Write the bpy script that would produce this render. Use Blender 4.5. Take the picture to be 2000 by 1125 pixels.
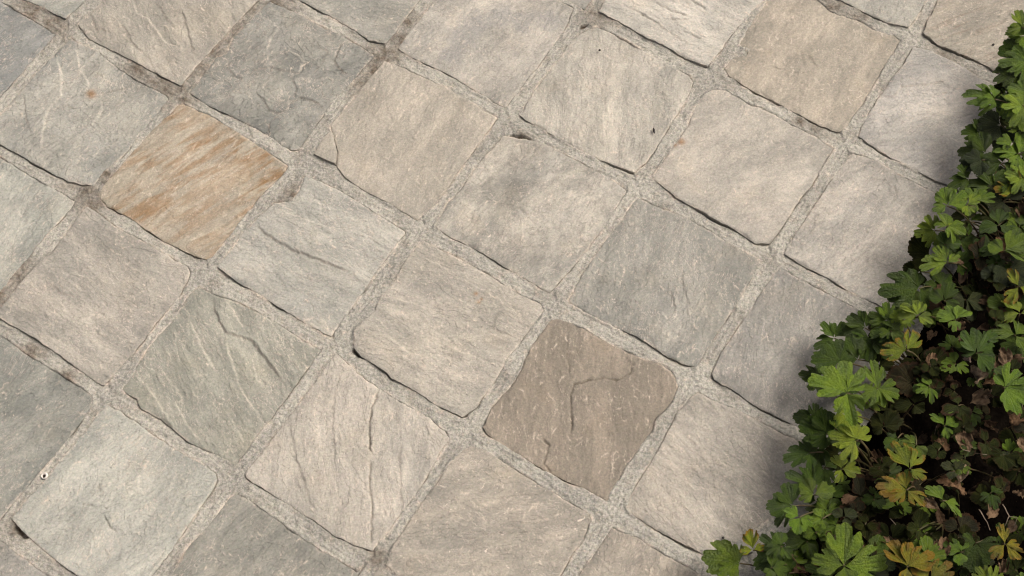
import bpy, math, random
import numpy as np
from mathutils import Matrix, Vector, Euler

# ------------------------------------------------------------------ clear
for o in list(bpy.data.objects):
    bpy.data.objects.remove(o, do_unlink=True)
scene = bpy.context.scene
COL = scene.collection

# ------------------------------------------------------------------ camera
PITCH = 0.165                         # one stone plus one joint, metres
F_PX, TILT, ROLL, HEIGHT, YAW = 3149.2, 0.4798, -0.0272, 9.056 * PITCH, 0.5562
GX0, GY0 = -2.6543 * PITCH, 9.8047 * PITCH
cam_data = bpy.data.cameras.new('camera')
cam_data.sensor_fit = 'HORIZONTAL'
cam_data.sensor_width = 36.0
cam_data.lens = 36.0 * F_PX / 2000.0
cam_data.clip_start = 0.05
cam_data.clip_end = 300.0
cam = bpy.data.objects.new('camera', cam_data)
COL.objects.link(cam)
CAM_R = Matrix.Rotation(TILT, 3, 'X') @ Matrix.Rotation(-ROLL, 3, 'Y')
cam.matrix_world = Matrix.Translation((0, 0, HEIGHT)) @ CAM_R.to_4x4()
scene.camera = cam

# ------------------------------------------------------------------ sky and sun (soft, from the right)
SUN_AZ, SUN_EL = math.radians(20), math.radians(55)      # azimuth from +X towards +Y
world = bpy.data.worlds.new('World')
scene.world = world
world.use_nodes = True
wn = world.node_tree
wn.nodes.clear()
sky = wn.nodes.new('ShaderNodeTexSky')
sky.sky_type = 'NISHITA'
sky.sun_disc = False
sky.sun_elevation = SUN_EL
sky.sun_rotation = math.pi / 2 - SUN_AZ
sky.air_density = 0.25
sky.dust_density = 8.0
sky.ozone_density = 0.0
bg = wn.nodes.new('ShaderNodeBackground')
bg.inputs['Strength'].default_value = 0.10
wo = wn.nodes.new('ShaderNodeOutputWorld')
wn.links.new(sky.outputs[0], bg.inputs[0])
wn.links.new(bg.outputs[0], wo.inputs[0])
sun_data = bpy.data.lights.new('sun', 'SUN')
sun_data.energy = 1.2
sun_data.angle = math.radians(36)
sun_data.color = (1.0, 0.965, 0.90)
sun = bpy.data.objects.new('sun', sun_data)
COL.objects.link(sun)
sdir = Vector((math.cos(SUN_AZ) * math.cos(SUN_EL), math.sin(SUN_AZ) * math.cos(SUN_EL), math.sin(SUN_EL)))
sun.rotation_euler = sdir.to_track_quat('Z', 'Y').to_euler()
sun.location = sdir * 5
scene.view_settings.view_transform = 'Standard'
scene.view_settings.look = 'None'
scene.view_settings.gamma = 1.0
scene.view_settings.exposure = 0.55
scene.view_settings.use_curve_mapping = False
scene.render.engine = 'CYCLES'
scene.cycles.filter_width = 1.1
scene.render.resolution_x, scene.render.resolution_y = 1024, 576

# ------------------------------------------------------------------ geometry of the place
R3 = np.array([[CAM_R[r][c] for c in range(3)] for r in range(3)])

def ground(px, z=0.0):
    """points of the photograph's ground plan -> metres on the level z"""
    px = np.atleast_2d(np.asarray(px, float))
    d = np.stack([(px[:, 0] - 1000) / F_PX, -(px[:, 1] - 562.5) / F_PX, -np.ones(len(px))], 1) @ R3.T
    t = (z - HEIGHT) / d[:, 2]
    return np.stack([d[:, 0] * t, d[:, 1] * t], 1)

def px_size(p, z):
    """metres covered by one photograph pixel at that place"""
    a, b = ground([p, (p[0] + 1, p[1])], z)
    return float(np.linalg.norm(b - a))

def grid(i, j):
    c, s = math.cos(YAW), math.sin(YAW)
    return np.array([GX0 + (i * c - j * s) * PITCH, GY0 - (i * s + j * c) * PITCH])

def to_grid(xy):
    c, s = math.cos(YAW), math.sin(YAW)
    X = (xy[:, 0] - GX0) / PITCH
    Y = -(xy[:, 1] - GY0) / PITCH
    return np.stack([X * c + Y * s, -X * s + Y * c], 1)

# ------------------------------------------------------------------ noise
def _h(ix, iy, seed):
    n = (ix.astype(np.int64) * 374761393 + iy.astype(np.int64) * 668265263 + int(seed) * 2147483647) & 0xFFFFFFFF
    n = ((n ^ (n >> 13)) * 1274126177) & 0xFFFFFFFF
    return ((n ^ (n >> 16)) & 0xFFFFFFFF) / 4294967295.0

def perlin(x, y, seed=0):
    ix, iy = np.floor(x), np.floor(y)
    fx, fy = x - ix, y - iy
    u, v = fx * fx * fx * (fx * (fx * 6 - 15) + 10), fy * fy * fy * (fy * (fy * 6 - 15) + 10)
    def g(dx, dy):
        a = _h(ix + dx, iy + dy, seed) * 2 * np.pi
        return np.cos(a) * (fx - dx) + np.sin(a) * (fy - dy)
    a, b, c, d = g(0, 0), g(1, 0), g(0, 1), g(1, 1)
    return 1.5 * ((a * (1 - u) + b * u) * (1 - v) + (c * (1 - u) + d * u) * v)

def fbm(x, y, seed=0, octv=4, gain=0.5):
    r, a = np.zeros_like(x), 1.0
    for k in range(octv):
        r += a * perlin(x * 2 ** k, y * 2 ** k, seed + 17 * k)
        a *= gain
    return r

def sstep(a, b, x):
    t = np.clip((x - a) / (b - a), 0, 1)
    return t * t * (3 - 2 * t)

def poly_dist(P, L):
    """distance, side (+ left of travel) and 0..1 run along an open line"""
    best = np.full(len(P), 1e9); side = np.zeros(len(P)); run = np.zeros(len(P))
    seg = np.linalg.norm(np.diff(L, axis=0), axis=1); tot = seg.sum(); acc = 0
    for k in range(len(L) - 1):
        a, d = L[k], L[k + 1] - L[k]
        t = np.clip(((P - a) @ d) / (d @ d + 1e-12), 0, 1)
        q = a + t[:, None] * d
        dd = np.hypot(P[:, 0] - q[:, 0], P[:, 1] - q[:, 1])
        m = dd < best
        best[m] = dd[m]
        cr = d[0] * (P[:, 1] - a[1]) - d[1] * (P[:, 0] - a[0])
        side[m] = np.sign(cr[m]); run[m] = (acc + t[m] * seg[k]) / tot
        acc += seg[k]
    return best, side, run

def inside(P, L):
    r = np.zeros(len(P), bool)
    n = len(L)
    for k in range(n):
        a, b = L[k], L[(k + 1) % n]
        c = (a[1] > P[:, 1]) != (b[1] > P[:, 1])
        xi = (b[0] - a[0]) * (P[:, 1] - a[1]) / (b[1] - a[1] + 1e-15) + a[0]
        r ^= c & (P[:, 0] < xi)
    return r

# ------------------------------------------------------------------ mesh helpers
def make_mesh(name, V, faces_q=None, faces_t=None, attrs=None, smooth=True):
    me = bpy.data.meshes.new(name)
    V = np.asarray(V, np.float32)
    me.vertices.add(len(V)); me.vertices.foreach_set('co', V.ravel())
    loops, starts, tot = [], [], 0
    if faces_q is not None and len(faces_q):
        q = np.asarray(faces_q, np.int32); loops.append(q.ravel()); starts.append(tot + np.arange(len(q)) * 4); tot += q.size
    if faces_t is not None and len(faces_t):
        t = np.asarray(faces_t, np.int32); loops.append(t.ravel()); starts.append(tot + np.arange(len(t)) * 3); tot += t.size
    L = np.concatenate(loops); S = np.concatenate(starts).astype(np.int32)
    me.loops.add(len(L)); me.loops.foreach_set('vertex_index', L)
    me.polygons.add(len(S)); me.polygons.foreach_set('loop_start', S)
    me.polygons.foreach_set('use_smooth', np.full(len(S), smooth))
    for k, v in (attrs or {}).items():
        at = me.attributes.new(k, 'FLOAT', 'POINT')
        at.data.foreach_set('value', np.asarray(v, np.float32))
    me.update(calc_edges=True)
    return me

def link(name, me, mat=None, parent=None, loc=None):
    o = bpy.data.objects.new(name, me)
    COL.objects.link(o)
    if mat is not None and me is not None and not me.materials:
        me.materials.append(mat)
    if parent is not None:
        o.parent = parent
    if loc is not None:
        o.location = loc
    return o

def tag(o, label, cat=None, group=None):
    o['label'] = label
    if cat: o['category'] = cat
    if group: o['group'] = group
    return o

def tube(path, radii, n=6):
    path = np.asarray(path, float); V, Q = [], []
    for k in range(len(path)):
        d = path[min(k + 1, len(path) - 1)] - path[max(k - 1, 0)]
        d = d / (np.linalg.norm(d) + 1e-12)
        a = np.cross(d, [0, 0, 1.0]) if abs(d[2]) < 0.9 else np.cross(d, [1.0, 0, 0])
        a /= np.linalg.norm(a); b = np.cross(d, a)
        for m in range(n):
            w = 2 * math.pi * m / n
            V.append(path[k] + radii[k] * (math.cos(w) * a + math.sin(w) * b))
    for k in range(len(path) - 1):
        for m in range(n):
            Q.append((k * n + m, k * n + (m + 1) % n, (k + 1) * n + (m + 1) % n, (k + 1) * n + m))
    V = list(V) + [path[0], path[-1]]
    T = [(len(V) - 2, (m + 1) % n, m) for m in range(n)] + [(len(V) - 1, (len(path) - 1) * n + m, (len(path) - 1) * n + (m + 1) % n) for m in range(n)]
    return np.array(V), Q, T

# ------------------------------------------------------------------ materials
def lin(c):
    return tuple(((v / 255) / 12.92 if v / 255 <= 0.04045 else ((v / 255 + 0.055) / 1.055) ** 2.4) for v in c)

class NT:
    def __init__(s, name):
        s.m = bpy.data.materials.new(name); s.m.use_nodes = True
        s.t = s.m.node_tree; s.t.nodes.clear()
        s.out = s.n('ShaderNodeOutputMaterial'); s.b = s.n('ShaderNodeBsdfPrincipled')
        s.l(s.b.outputs[0], s.out.inputs[0])
    def n(s, t): return s.t.nodes.new(t)
    def l(s, a, b): s.t.links.new(a, b)
    def put(s, sock, v):
        if hasattr(v, 'node'): s.l(v, sock)
        else: sock.default_value = v
    def coord(s, rot=0.0, scale=(1, 1, 1), off=(0, 0, 0)):
        c = s.n('ShaderNodeTexCoord'); a = s.n('ShaderNodeMapping'); a.vector_type = 'POINT'
        a.inputs['Rotation'].default_value = (0, 0, rot); s.l(c.outputs['Object'], a.inputs['Vector'])
        b = s.n('ShaderNodeMapping'); b.inputs['Scale'].default_value = scale; b.inputs['Location'].default_value = off
        s.l(a.outputs[0], b.inputs['Vector']); return b.outputs[0]
    def noise(s, vec, scale, detail=3, rough=0.55, dist=0.0):
        x = s.n('ShaderNodeTexNoise'); x.inputs['Scale'].default_value = scale
        x.inputs['Detail'].default_value = detail; x.inputs['Roughness'].default_value = rough
        x.inputs['Distortion'].default_value = dist; s.l(vec, x.inputs['Vector']); return x.outputs['Fac'], x.outputs['Color']
    def ramp(s, v, a, b, lo=0.0, hi=1.0):
        x = s.n('ShaderNodeMapRange'); x.interpolation_type = 'SMOOTHSTEP'; s.l(v, x.inputs['Value'])
        for k, w in zip(('From Min', 'From Max', 'To Min', 'To Max'), (a, b, lo, hi)): x.inputs[k].default_value = w
        return x.outputs[0]
    def math(s, op, a, b=0.0):
        x = s.n('ShaderNodeMath'); x.operation = op; s.put(x.inputs[0], a); s.put(x.inputs[1], b); return x.outputs[0]
    def mix(s, f, a, b, mode='MIX'):
        x = s.n('ShaderNodeMix'); x.data_type = 'RGBA'; x.blend_type = mode
        s.put(x.inputs[0], f)
        for k, v in ((6, a), (7, b)):
            s.put(x.inputs[k], v if hasattr(v, 'node') else (tuple(v) + (1.0,))[:4])
        return x.outputs[2]
    def attr(s, name):
        x = s.n('ShaderNodeAttribute'); x.attribute_name = name; return x.outputs['Fac']
    def bump(s, h, dist, strength=1.0, prev=None):
        x = s.n('ShaderNodeBump'); x.inputs['Distance'].default_value = dist; x.inputs['Strength'].default_value = strength
        s.l(h, x.inputs['Height'])
        if prev is not None: s.l(prev, x.inputs['Normal'])
        return x.outputs[0]

K_STONE = 0.86

def sc(c, k): return tuple(min(0.9, v * k) for v in c)

def stone_material(idx, rgb, grain, streak=0.5, mottle=0.5, fleck=0.4, stain_rgb=(150, 112, 70), streak_rgb=None, streak_lo=0.5, streak_hi=0.72, patch_rgb=None, plates=0.8):
    m = NT('sandstone_%02d' % idx)
    rgb = tuple(0.72 * v + 0.28 * w for v, w in zip(rgb, (180, 174, 161)))
    base = tuple(v * w for v, w in zip(sc(lin(rgb), K_STONE), (0.955, 1.005, 1.048)))
    off = (idx * 1.37, idx * 2.11, idx * 0.53)
    iso = m.coord(0, (1, 1, 1), off)
    rv = random.Random(idx * 7 + 1)
    g = m.coord(-grain, (1.0, rv.uniform(3.5, 9.0), 1.0), off)
    g2 = m.coord(-grain, (1.0, rv.uniform(1.2, 3.6), 1.0), off)
    ks = rv.uniform(.65, 1.3)
    n1, c1 = m.noise(iso, 16, 4, 0.6)
    col = m.mix(m.ramp(n1, 0.3, 0.7), sc(base, 1 - 0.22 * mottle), sc(base, 1 + 0.18 * mottle))
    nm, _ = m.noise(m.coord(-grain, (1.0, 1.0 + 3.2 * max(0.0, 0.75 - mottle), 1.0), off), 60, 5, 0.72, 0.5)
    col = m.mix(m.ramp(nm, 0.34, 0.66), m.mix(1.0, col, (0.985 - .12 * mottle,) * 3, 'MULTIPLY'), m.mix(1.0, col, (1.03 + .13 * mottle, 1.03 + .13 * mottle, 1.025 + .12 * mottle), 'MULTIPLY'))
    # cool and warm drifts
    n1b, _ = m.noise(iso, 9, 3, 0.6, 0.4)
    col = m.mix(m.ramp(n1b, 0.40, 0.68, 0, 0.42 * mottle), col, m.mix(1.0, col, (0.95, 0.972, 0.968), 'MULTIPLY'))
    n1c, _ = m.noise(iso, 23, 3, 0.6, 0.2)
    col = m.mix(m.ramp(n1c, 0.52, 0.75, 0, 0.4), col, m.mix(1.0, col, (1.06, 1.0, 0.92), 'MULTIPLY'))
    bd, _ = m.noise(m.coord(-grain, (1.0, 2.6, 1.0), off), 11, 2, 0.5, 0.8)
    col = m.mix(m.ramp(bd, 0.36, 0.64), m.mix(1.0, col, (0.87, 0.88, 0.88), 'MULTIPLY'), m.mix(1.0, col, (1.10, 1.09, 1.08), 'MULTIPLY'))
    # split layers: plates of slightly different tone with crisp broken edges
    rn, _ = m.noise(m.coord(-grain, (1.0, 1.9 if plates < 1.2 else 1.0, 1.0), off), 15 if plates < 1.2 else 20, 6, 0.62, 0.35)
    lev = None
    edge = None
    pm, _ = m.noise(iso, 19, 2, 0.5)
    for a in (0.41, 0.475, 0.54, 0.61):
        k_ = m.ramp(rn, a, a + 0.008)
        lev = k_ if lev is None else m.math('ADD', lev, k_)
        e_ = m.math('MULTIPLY', m.ramp(rn, a - 0.004, a + 0.003), m.ramp(rn, a + 0.006, a + 0.018, 1, 0))
        edge = e_ if edge is None else m.math('ADD', edge, e_)
    tl = m.math('MULTIPLY', lev, 0.25)
    col = m.mix(m.math('MULTIPLY', tl, 1.0), m.mix(1.0, col, (1 - .085 * plates, 1 - .075 * plates, 1 - .06 * plates), 'MULTIPLY'), m.mix(1.0, col, (1 + .075 * plates, 1 + .07 * plates, 1 + .06 * plates), 'MULTIPLY'))
    col = m.mix(m.math('MULTIPLY', edge, m.ramp(pm, 0.46, 0.62, 0, 0.42 * min(1.3, plates))), col, sc(lin((226, 214, 200)), K_STONE))
    # bedding streaks
    s1, _ = m.noise(g, 20 * ks, 4, 0.6, 0.25)
    dark = streak_rgb and sc(lin(streak_rgb), K_STONE) or sc(base, 0.72)
    col = m.mix(m.math('MULTIPLY', m.ramp(s1, streak_lo, streak_hi, 0, min(1, streak * 0.8) if not streak_rgb else 0.95), m.ramp(n1b, 0.36, 0.6, 0.3, 1.0)), col, dark)
    s2, _ = m.noise(g, 47 * ks, 3, 0.6)
    col = m.mix(m.ramp(s2, 0.52, 0.75, 0, streak * 0.42), col, sc(base, 1.22))
    if patch_rgb:
        col = m.mix(m.attr('tone'), col, sc(lin(patch_rgb), K_STONE))
    # pale flecks and scratches
    f1, _ = m.noise(g2, 125 * ks, 4, 0.7, 0.9)
    col = m.mix(m.ramp(f1, 0.645, 0.70, 0, min(1.0, fleck * 1.5)), col, sc(lin((226, 214, 198)), K_STONE))
    f2, _ = m.noise(iso, 150, 2, 0.5)
    col = m.mix(m.ramp(f2, 0.72, 0.78, 0, 0.35), col, sc(base, 0.62))
    # stains, ledges paled by fresh breaks and painted edge light, grime in cracks
    st = m.attr('stain')
    col = m.mix(m.math('MULTIPLY', st, 0.85), col, sc(lin(stain_rgb), K_STONE))
    rimn, _ = m.noise(iso, 40, 3, 0.6)
    col = m.mix(m.math('MULTIPLY', m.attr('rim'), m.ramp(rimn, 0.35, 0.65, 0.05, 0.55)), col, m.mix(1.0, col, (0.74, 0.76, 0.77), 'MULTIPLY'))
    ln, _ = m.noise(iso, 190, 2, 0.6)
    col = m.mix(m.math('MULTIPLY', m.attr('ledge'), m.ramp(ln, 0.35, 0.6, 0.25, 0.9)), col, sc(lin((222, 208, 190)), K_STONE))
    col = m.mix(m.math('MULTIPLY', m.attr('grime'), 0.8), col, sc(lin((84, 76, 64)), K_STONE))
    # grain of the sand: light, dark, pinkish and bluish specks
    gr, gc = m.noise(iso, 430, 4, 0.8)
    col = m.mix(1.0, col, m.mix(m.ramp(gr, 0.3, 0.7), (0.84, 0.84, 0.84), (1.15, 1.15, 1.15)), 'MULTIPLY')
    col = m.mix(0.12, col, gc, 'OVERLAY')
    m.l(col, m.b.inputs['Base Color'])
    m.b.inputs['Roughness'].default_value = 0.86
    m.b.inputs['Specular IOR Level'].default_value = 0.25
    b1, _ = m.noise(iso, 420, 4, 0.7)
    b2, _ = m.noise(g, 70, 4, 0.65)
    m.l(m.bump(b1, 0.0007, 0.6, m.bump(b2, 0.0004, 0.25, m.bump(lev, 0.00055 * plates, 1.0))), m.b.inputs['Normal'])
    return m.m

def mortar_material():
    m = NT('mortar')
    iso = m.coord()
    base = sc(lin((188, 186, 174)), K_STONE)
    n1, _ = m.noise(iso, 14, 4, 0.6)
    col = m.mix(m.ramp(n1, 0.35, 0.66), base, sc(lin((170, 168, 158)), K_STONE))
    n2, _ = m.noise(iso, 45, 4, 0.65)
    col = m.mix(m.ramp(n2, 0.45, 0.72, 0, 0.6), col, sc(lin((150, 145, 133)), K_STONE))
    n3, _ = m.noise(iso, 90, 3, 0.7)
    col = m.mix(m.ramp(n3, 0.6, 0.72, 0, 0.55), col, sc(lin((216, 203, 186)), K_STONE))
    col = m.mix(m.math('MULTIPLY', m.attr('edge_highlight'), m.ramp(n2, 0.35, 0.6, 0.2, 0.85)), col, sc(lin((222, 209, 192)), K_STONE))  # paler mortar as a painted highlight along the joint edges
    gn, _ = m.noise(iso, 60, 4, 0.7)
    col = m.mix(m.math('MULTIPLY', m.attr('grime'), m.ramp(gn, 0.3, 0.6, 0.45, 1.0)), col, sc(lin((88, 72, 54)), K_STONE))
    gr, gc = m.noise(iso, 330, 4, 0.85)
    col = m.mix(1.0, col, m.mix(m.ramp(gr, 0.3, 0.7), (0.66, 0.66, 0.66), (1.31, 1.31, 1.31)), 'MULTIPLY')
    col = m.mix(0.16, col, gc, 'OVERLAY')
    m.l(col, m.b.inputs['Base Color'])
    m.b.inputs['Roughness'].default_value = 0.95
    m.b.inputs['Specular IOR Level'].default_value = 0.15
    b1, _ = m.noise(iso, 330, 4, 0.75)
    m.l(m.bump(b1, 0.0022, 1.0), m.b.inputs['Normal'])
    return m.m

def soil_material():
    m = NT('soil')
    iso = m.coord()
    n1, _ = m.noise(iso, 60, 5, 0.7)
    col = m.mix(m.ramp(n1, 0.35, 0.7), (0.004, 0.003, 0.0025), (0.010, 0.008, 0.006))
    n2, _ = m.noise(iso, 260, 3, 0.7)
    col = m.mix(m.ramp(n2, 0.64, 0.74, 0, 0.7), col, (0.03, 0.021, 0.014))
    m.l(col, m.b.inputs['Base Color']); m.b.inputs['Roughness'].default_value = 1.0; m.b.inputs['Specular IOR Level'].default_value = 0.0
    m.l(m.bump(n2, 0.003, 0.8), m.b.inputs['Normal'])
    return m.m

def leaf_material():
    """leaf colour comes from each leaf's own object colour; its alpha says how far the margin has turned"""
    m = NT('leaf')
    oi = m.n('ShaderNodeObjectInfo')
    tc = m.n('ShaderNodeTexCoord')
    iso = tc.outputs['Object']
    n1, _ = m.noise(iso, 3.0, 3, 0.6)
    col = m.mix(m.ramp(n1, 0.3, 0.7), m.mix(1.0, oi.outputs['Color'], (0.72, 0.78, 0.8), 'MULTIPLY'), m.mix(1.0, oi.outputs['Color'], (1.28, 1.2, 1.15), 'MULTIPLY'))
    col = m.mix(m.math('MULTIPLY', m.attr('vein'), 0.25), col, m.mix(1.0, m.mix(0.12, oi.outputs['Color'], (0.5, 0.55, 0.2)), (1.5, 1.45, 1.3), 'MULTIPLY'))
    n2, _ = m.noise(iso, 4.5, 3, 0.6)
    e = m.math('ADD', m.attr('edge'), m.math('MULTIPLY', m.math('SUBTRACT', n2, 0.5), 0.9))
    turn = m.math('SUBTRACT', 1.0, oi.outputs['Alpha'])
    k = m.ramp(m.math('ADD', e, m.math('MULTIPLY', turn, 0.75)), 0.80, 1.05)
    k = m.math('MULTIPLY', k, m.ramp(turn, 0.02, 0.15))
    lum = m.n('ShaderNodeRGBToBW'); m.l(oi.outputs['Color'], lum.inputs[0])
    lit = m.ramp(lum.outputs[0], 0.035, 0.07)
    edge_col = m.mix(lit, (0.045, 0.026, 0.014), (0.20, 0.125, 0.010))
    col = m.mix(k, col, edge_col)
    gr, gc = m.noise(iso, 20, 3, 0.7)
    col = m.mix(1.0, col, m.mix(m.ramp(gr, 0.3, 0.7), (0.86, 0.86, 0.86), (1.12, 1.12, 1.12)), 'MULTIPLY')
    m.l(col, m.b.inputs['Base Color'])
    m.b.inputs['Roughness'].default_value = 0.42
    m.l(m.ramp(lum.outputs[0], 0.02, 0.07, 0.07, 0.45), m.b.inputs['Specular IOR Level'])
    b1, _ = m.noise(iso, 16, 3, 0.6)
    nb = m.bump(b1, 0.03, 0.5)
    m.l(nb, m.b.inputs['Normal'])
    tr = m.n('ShaderNodeBsdfTranslucent')
    m.l(m.mix(1.0, col, (1.0, 1.1, 0.5), 'MULTIPLY'), tr.inputs['Color'])
    ms = m.n('ShaderNodeMixShader'); ms.inputs[0].default_value = 0.16
    m.l(m.b.outputs[0], ms.inputs[1]); m.l(tr.outputs[0], ms.inputs[2]); m.l(ms.outputs[0], m.out.inputs[0])
    return m.m

def dry_material():
    m = NT('dry_leaf')
    oi = m.n('ShaderNodeObjectInfo'); tc = m.n('ShaderNodeTexCoord'); iso = tc.outputs['Object']
    n1, _ = m.noise(iso, 4, 4, 0.65)
    col = m.mix(m.ramp(n1, 0.3, 0.7), m.mix(1.0, oi.outputs['Color'], (0.5, 0.45, 0.42), 'MULTIPLY'), m.mix(1.0, oi.outputs['Color'], (1.4, 1.4, 1.4), 'MULTIPLY'))
    col = m.mix(m.math('MULTIPLY', m.attr('vein'), 0.4), col, m.mix(1.0, col, (1.5, 1.45, 1.4), 'MULTIPLY'))
    m.l(col, m.b.inputs['Base Color']); m.b.inputs['Roughness'].default_value = 0.85
    m.b.inputs['Specular IOR Level'].default_value = 0.15
    b1, _ = m.noise(iso, 12, 4, 0.7)
    m.l(m.bump(b1, 0.06, 0.7), m.b.inputs['Normal'])
    return m.m

def plain_material(name, a, b, scale=200, rough=0.8):
    m = NT(name); iso = m.coord(); n1, _ = m.noise(iso, scale, 3, 0.6)
    m.l(m.mix(m.ramp(n1, 0.3, 0.7), a, b), m.b.inputs['Base Color']); m.b.inputs['Roughness'].default_value = rough
    m.l(m.bump(n1, 0.0005, 0.4), m.b.inputs['Normal'])
    return m.m

MORTAR, SOIL, LEAF, DRY = mortar_material(), soil_material(), leaf_material(), dry_material()
STALK = plain_material('stalk', (0.07, 0.075, 0.02), (0.10, 0.06, 0.03), 90, 0.6)
TWIG = plain_material('dry_twig', (0.16, 0.12, 0.08), (0.26, 0.21, 0.15), 260)
SHELL = plain_material('chalky_white', (0.78, 0.74, 0.68), (0.66, 0.60, 0.54), 300, 0.6)
SEED_HOLE = plain_material('seed_and_hole_shade', (0.012, 0.010, 0.008), (0.03, 0.022, 0.014), 500, 0.5)

# ------------------------------------------------------------------ the paving stones
# outline of each stone on the ground plan: the corners top, right, bottom, left (None = regular grid)
# and the points along the four edges between them
T = {}
def st(i, j, top, right, bottom, left, tr=(), rb=(), bl=(), lt=(), **k):
    T[(i, j)] = dict(c=[top, right, bottom, left], e=[list(tr), list(rb), list(bl), list(lt)], **k)

st(0, 3, None, (107, 67), None, None, rb=[(60, 120), (0, 186)], rgb=(134, 134, 129), grain=40, streak=.35, fleck=.2)
st(0, 2, None, None, (128, 37), None, bl=[(77, 10), (52, 0)], rgb=(168, 166, 154), grain=25, streak=.3)
st(1, 2, None, (512, -12), (353, 166), (155, 48), rb=[(451, 56), (395, 115)], bl=[(266, 121), (175, 75)], lt=[(175, 31), (200, 7)], rgb=(171, 162, 147), grain=-62, streak=.45, fleck=.3)
st(1, 3, (140, 76), (329, 192), (183, 362), (-22, 252), tr=[(150, 84), (189, 101), (224, 130), (266, 157)], rb=[(315, 210), (273, 259), (245, 297), (203, 332)], bl=[(133, 353), (101, 336), (56, 311), (0, 280)], lt=[(0, 226), (70, 147), (115, 98)], plates=1.2, rgb=(164, 160, 148), grain=50, streak=.3, fleck=.3)
st(2, 2, (528, 5), (729, 108), (588, 289), (371, 178), tr=[(560, 18), (675, 75)], rb=[(685, 161), (650, 196), (630, 224)], bl=[(567, 290), (507, 252), (455, 227), (392, 196)], lt=[(425, 112), (443, 105), (455, 77), (493, 35)], plates=1.5, rgb=(141, 138, 128), grain=40, streak=.25, mottle=.7, fleck=.2)
st(2, 3, (357, 203), (560, 324), (402, 506), (195, 380), tr=[(413, 227), (490, 276)], rb=[(550, 340), (504, 383), (455, 450), (413, 500)], bl=[(388, 501), (322, 471), (262, 429), (210, 401)], lt=[(203, 364), (248, 311), (301, 252), (346, 208)], rgb=(176, 161, 138), grain=38, streak=1.0, streak_rgb=(146, 115, 79), streak_lo=.40, streak_hi=.60, plates=.6, fleck=.35)
st(3, 2, (752, 121), (970, 231), (816, 427), (647, 245), tr=[(790, 135), (863, 168), (920, 200)], rb=[(895, 333), (857, 392)], bl=[(807, 424), (769, 401), (713, 371), (675, 345), (659, 325), (662, 297), (653, 263)], lt=[(720, 159)], plates=.4, rgb=(178, 167, 150), grain=62, streak=.4, fleck=.3, mottle=.3)
st(2, 1, None, None, (753, 84), None, rb=[(818, 0), (769, 66)], bl=[(720, 77), (695, 59), (648, 31), (588, 0)], rgb=(168, 163, 150), grain=-12, streak=.6)
st(3, 1, None, (1120, 16), (986, 206), (779, 94), tr=[(1087, 0)], rb=[(1101, 59), (1052, 126), (1014, 175)], bl=[(965, 196), (923, 171), (877, 143), (839, 126), (807, 112)], lt=[(800, 66), (846, 7)], rgb=(186, 177, 163), grain=45, streak=.2, mottle=.6, fleck=.4, patch_rgb=(160, 159, 153), tone=[(905, 70, 38), (930, 45, 30), (885, 105, 24), (1075, 40, 30), (1020, 45, 30), (985, 30, 30)])
st(4, 1, (1164, 52), (1352, 162), (1238, 336), (1017, 224), tr=[(1196, 66), (1245, 94), (1297, 122), (1346, 149)], rb=[(1343, 189), (1315, 231), (1280, 290), (1259, 318)], bl=[(1157, 304), (1087, 266), (1028, 234)], lt=[(1045, 178), (1087, 122), (1129, 70)], rgb=(190, 181, 165), grain=80, streak=.55, fleck=.3)
st(4, 0, None, None, (1382, 128), (1171, 23), rb=[(1492, 0), (1475, 14), (1440, 52), (1415, 87)], bl=[(1346, 115), (1308, 94), (1262, 73), (1210, 42)], lt=[(1182, 3)], rgb=(200, 192, 178), grain=-20, streak=.25, fleck=.5)
st(5, 0, None, (1756, 80), (1637, 257), (1417, 133), tr=[(1597, 0), (1625, 24), (1678, 42), (1713, 61), (1744, 70)], rb=[(1744, 98), (1716, 150), (1685, 200), (1653, 248)], bl=[(1597, 241), (1545, 213), (1503, 192), (1457, 168), (1426, 147)], lt=[(1430, 115), (1461, 106), (1466, 94), (1450, 92), (1445, 84), (1457, 66), (1475, 35), (1503, 0)], plates=.35, rgb=(173, 160, 141), grain=52, streak=.3, mottle=.35, fleck=.35)
st(5, -1, None, None, (1774, 52), None, rb=[(1807, 0), (1790, 31)], bl=[(1737, 45), (1690, 22), (1650, 3)], rgb=(172, 167, 154), grain=60, streak=.3)
st(6, -1, None, None, None, (1804, 65), bl=[(1940, 135), (1912, 119), (1867, 101), (1832, 87)], lt=[(1814, 42), (1835, 0)], rgb=(166, 155, 138), grain=25, streak=.6, fleck=.5, streak_rgb=(138, 122, 106))
st(6, 0, (1785, 93), None, None, (1678, 266), tr=[(1818, 101), (1860, 122), (1912, 154)], bl=[(1860, 362), (1825, 350), (1772, 322), (1720, 294)], lt=[(1695, 227), (1720, 189), (1744, 154), (1765, 129)], rgb=(188, 180, 169), grain=20, streak=.3, mottle=.5)
st(5, 1, (1396, 175), (1628, 291), (1503, 474), (1275, 348), tr=[(1422, 178), (1450, 196), (1510, 224), (1573, 259), (1604, 276)], rb=[(1608, 322), (1580, 367), (1562, 387), (1527, 443)], bl=[(1475, 474), (1440, 450), (1387, 422), (1330, 390)], lt=[(1315, 290), (1346, 245), (1360, 206), (1380, 182)], plates=.45, rgb=(186, 176, 161), grain=30, streak=.2, mottle=.45, fleck=.3)
st(6, 1, (1665, 300), None, (1722, 597), (1534, 496), tr=[(1720, 318), (1755, 343), (1825, 378)], bl=[(1713, 592), (1650, 562), (1608, 537), (1566, 516)], lt=[(1538, 485), (1559, 453), (1587, 411), (1625, 353)], rgb=(180, 171, 158), grain=40, streak=.15, mottle=.6)
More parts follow.
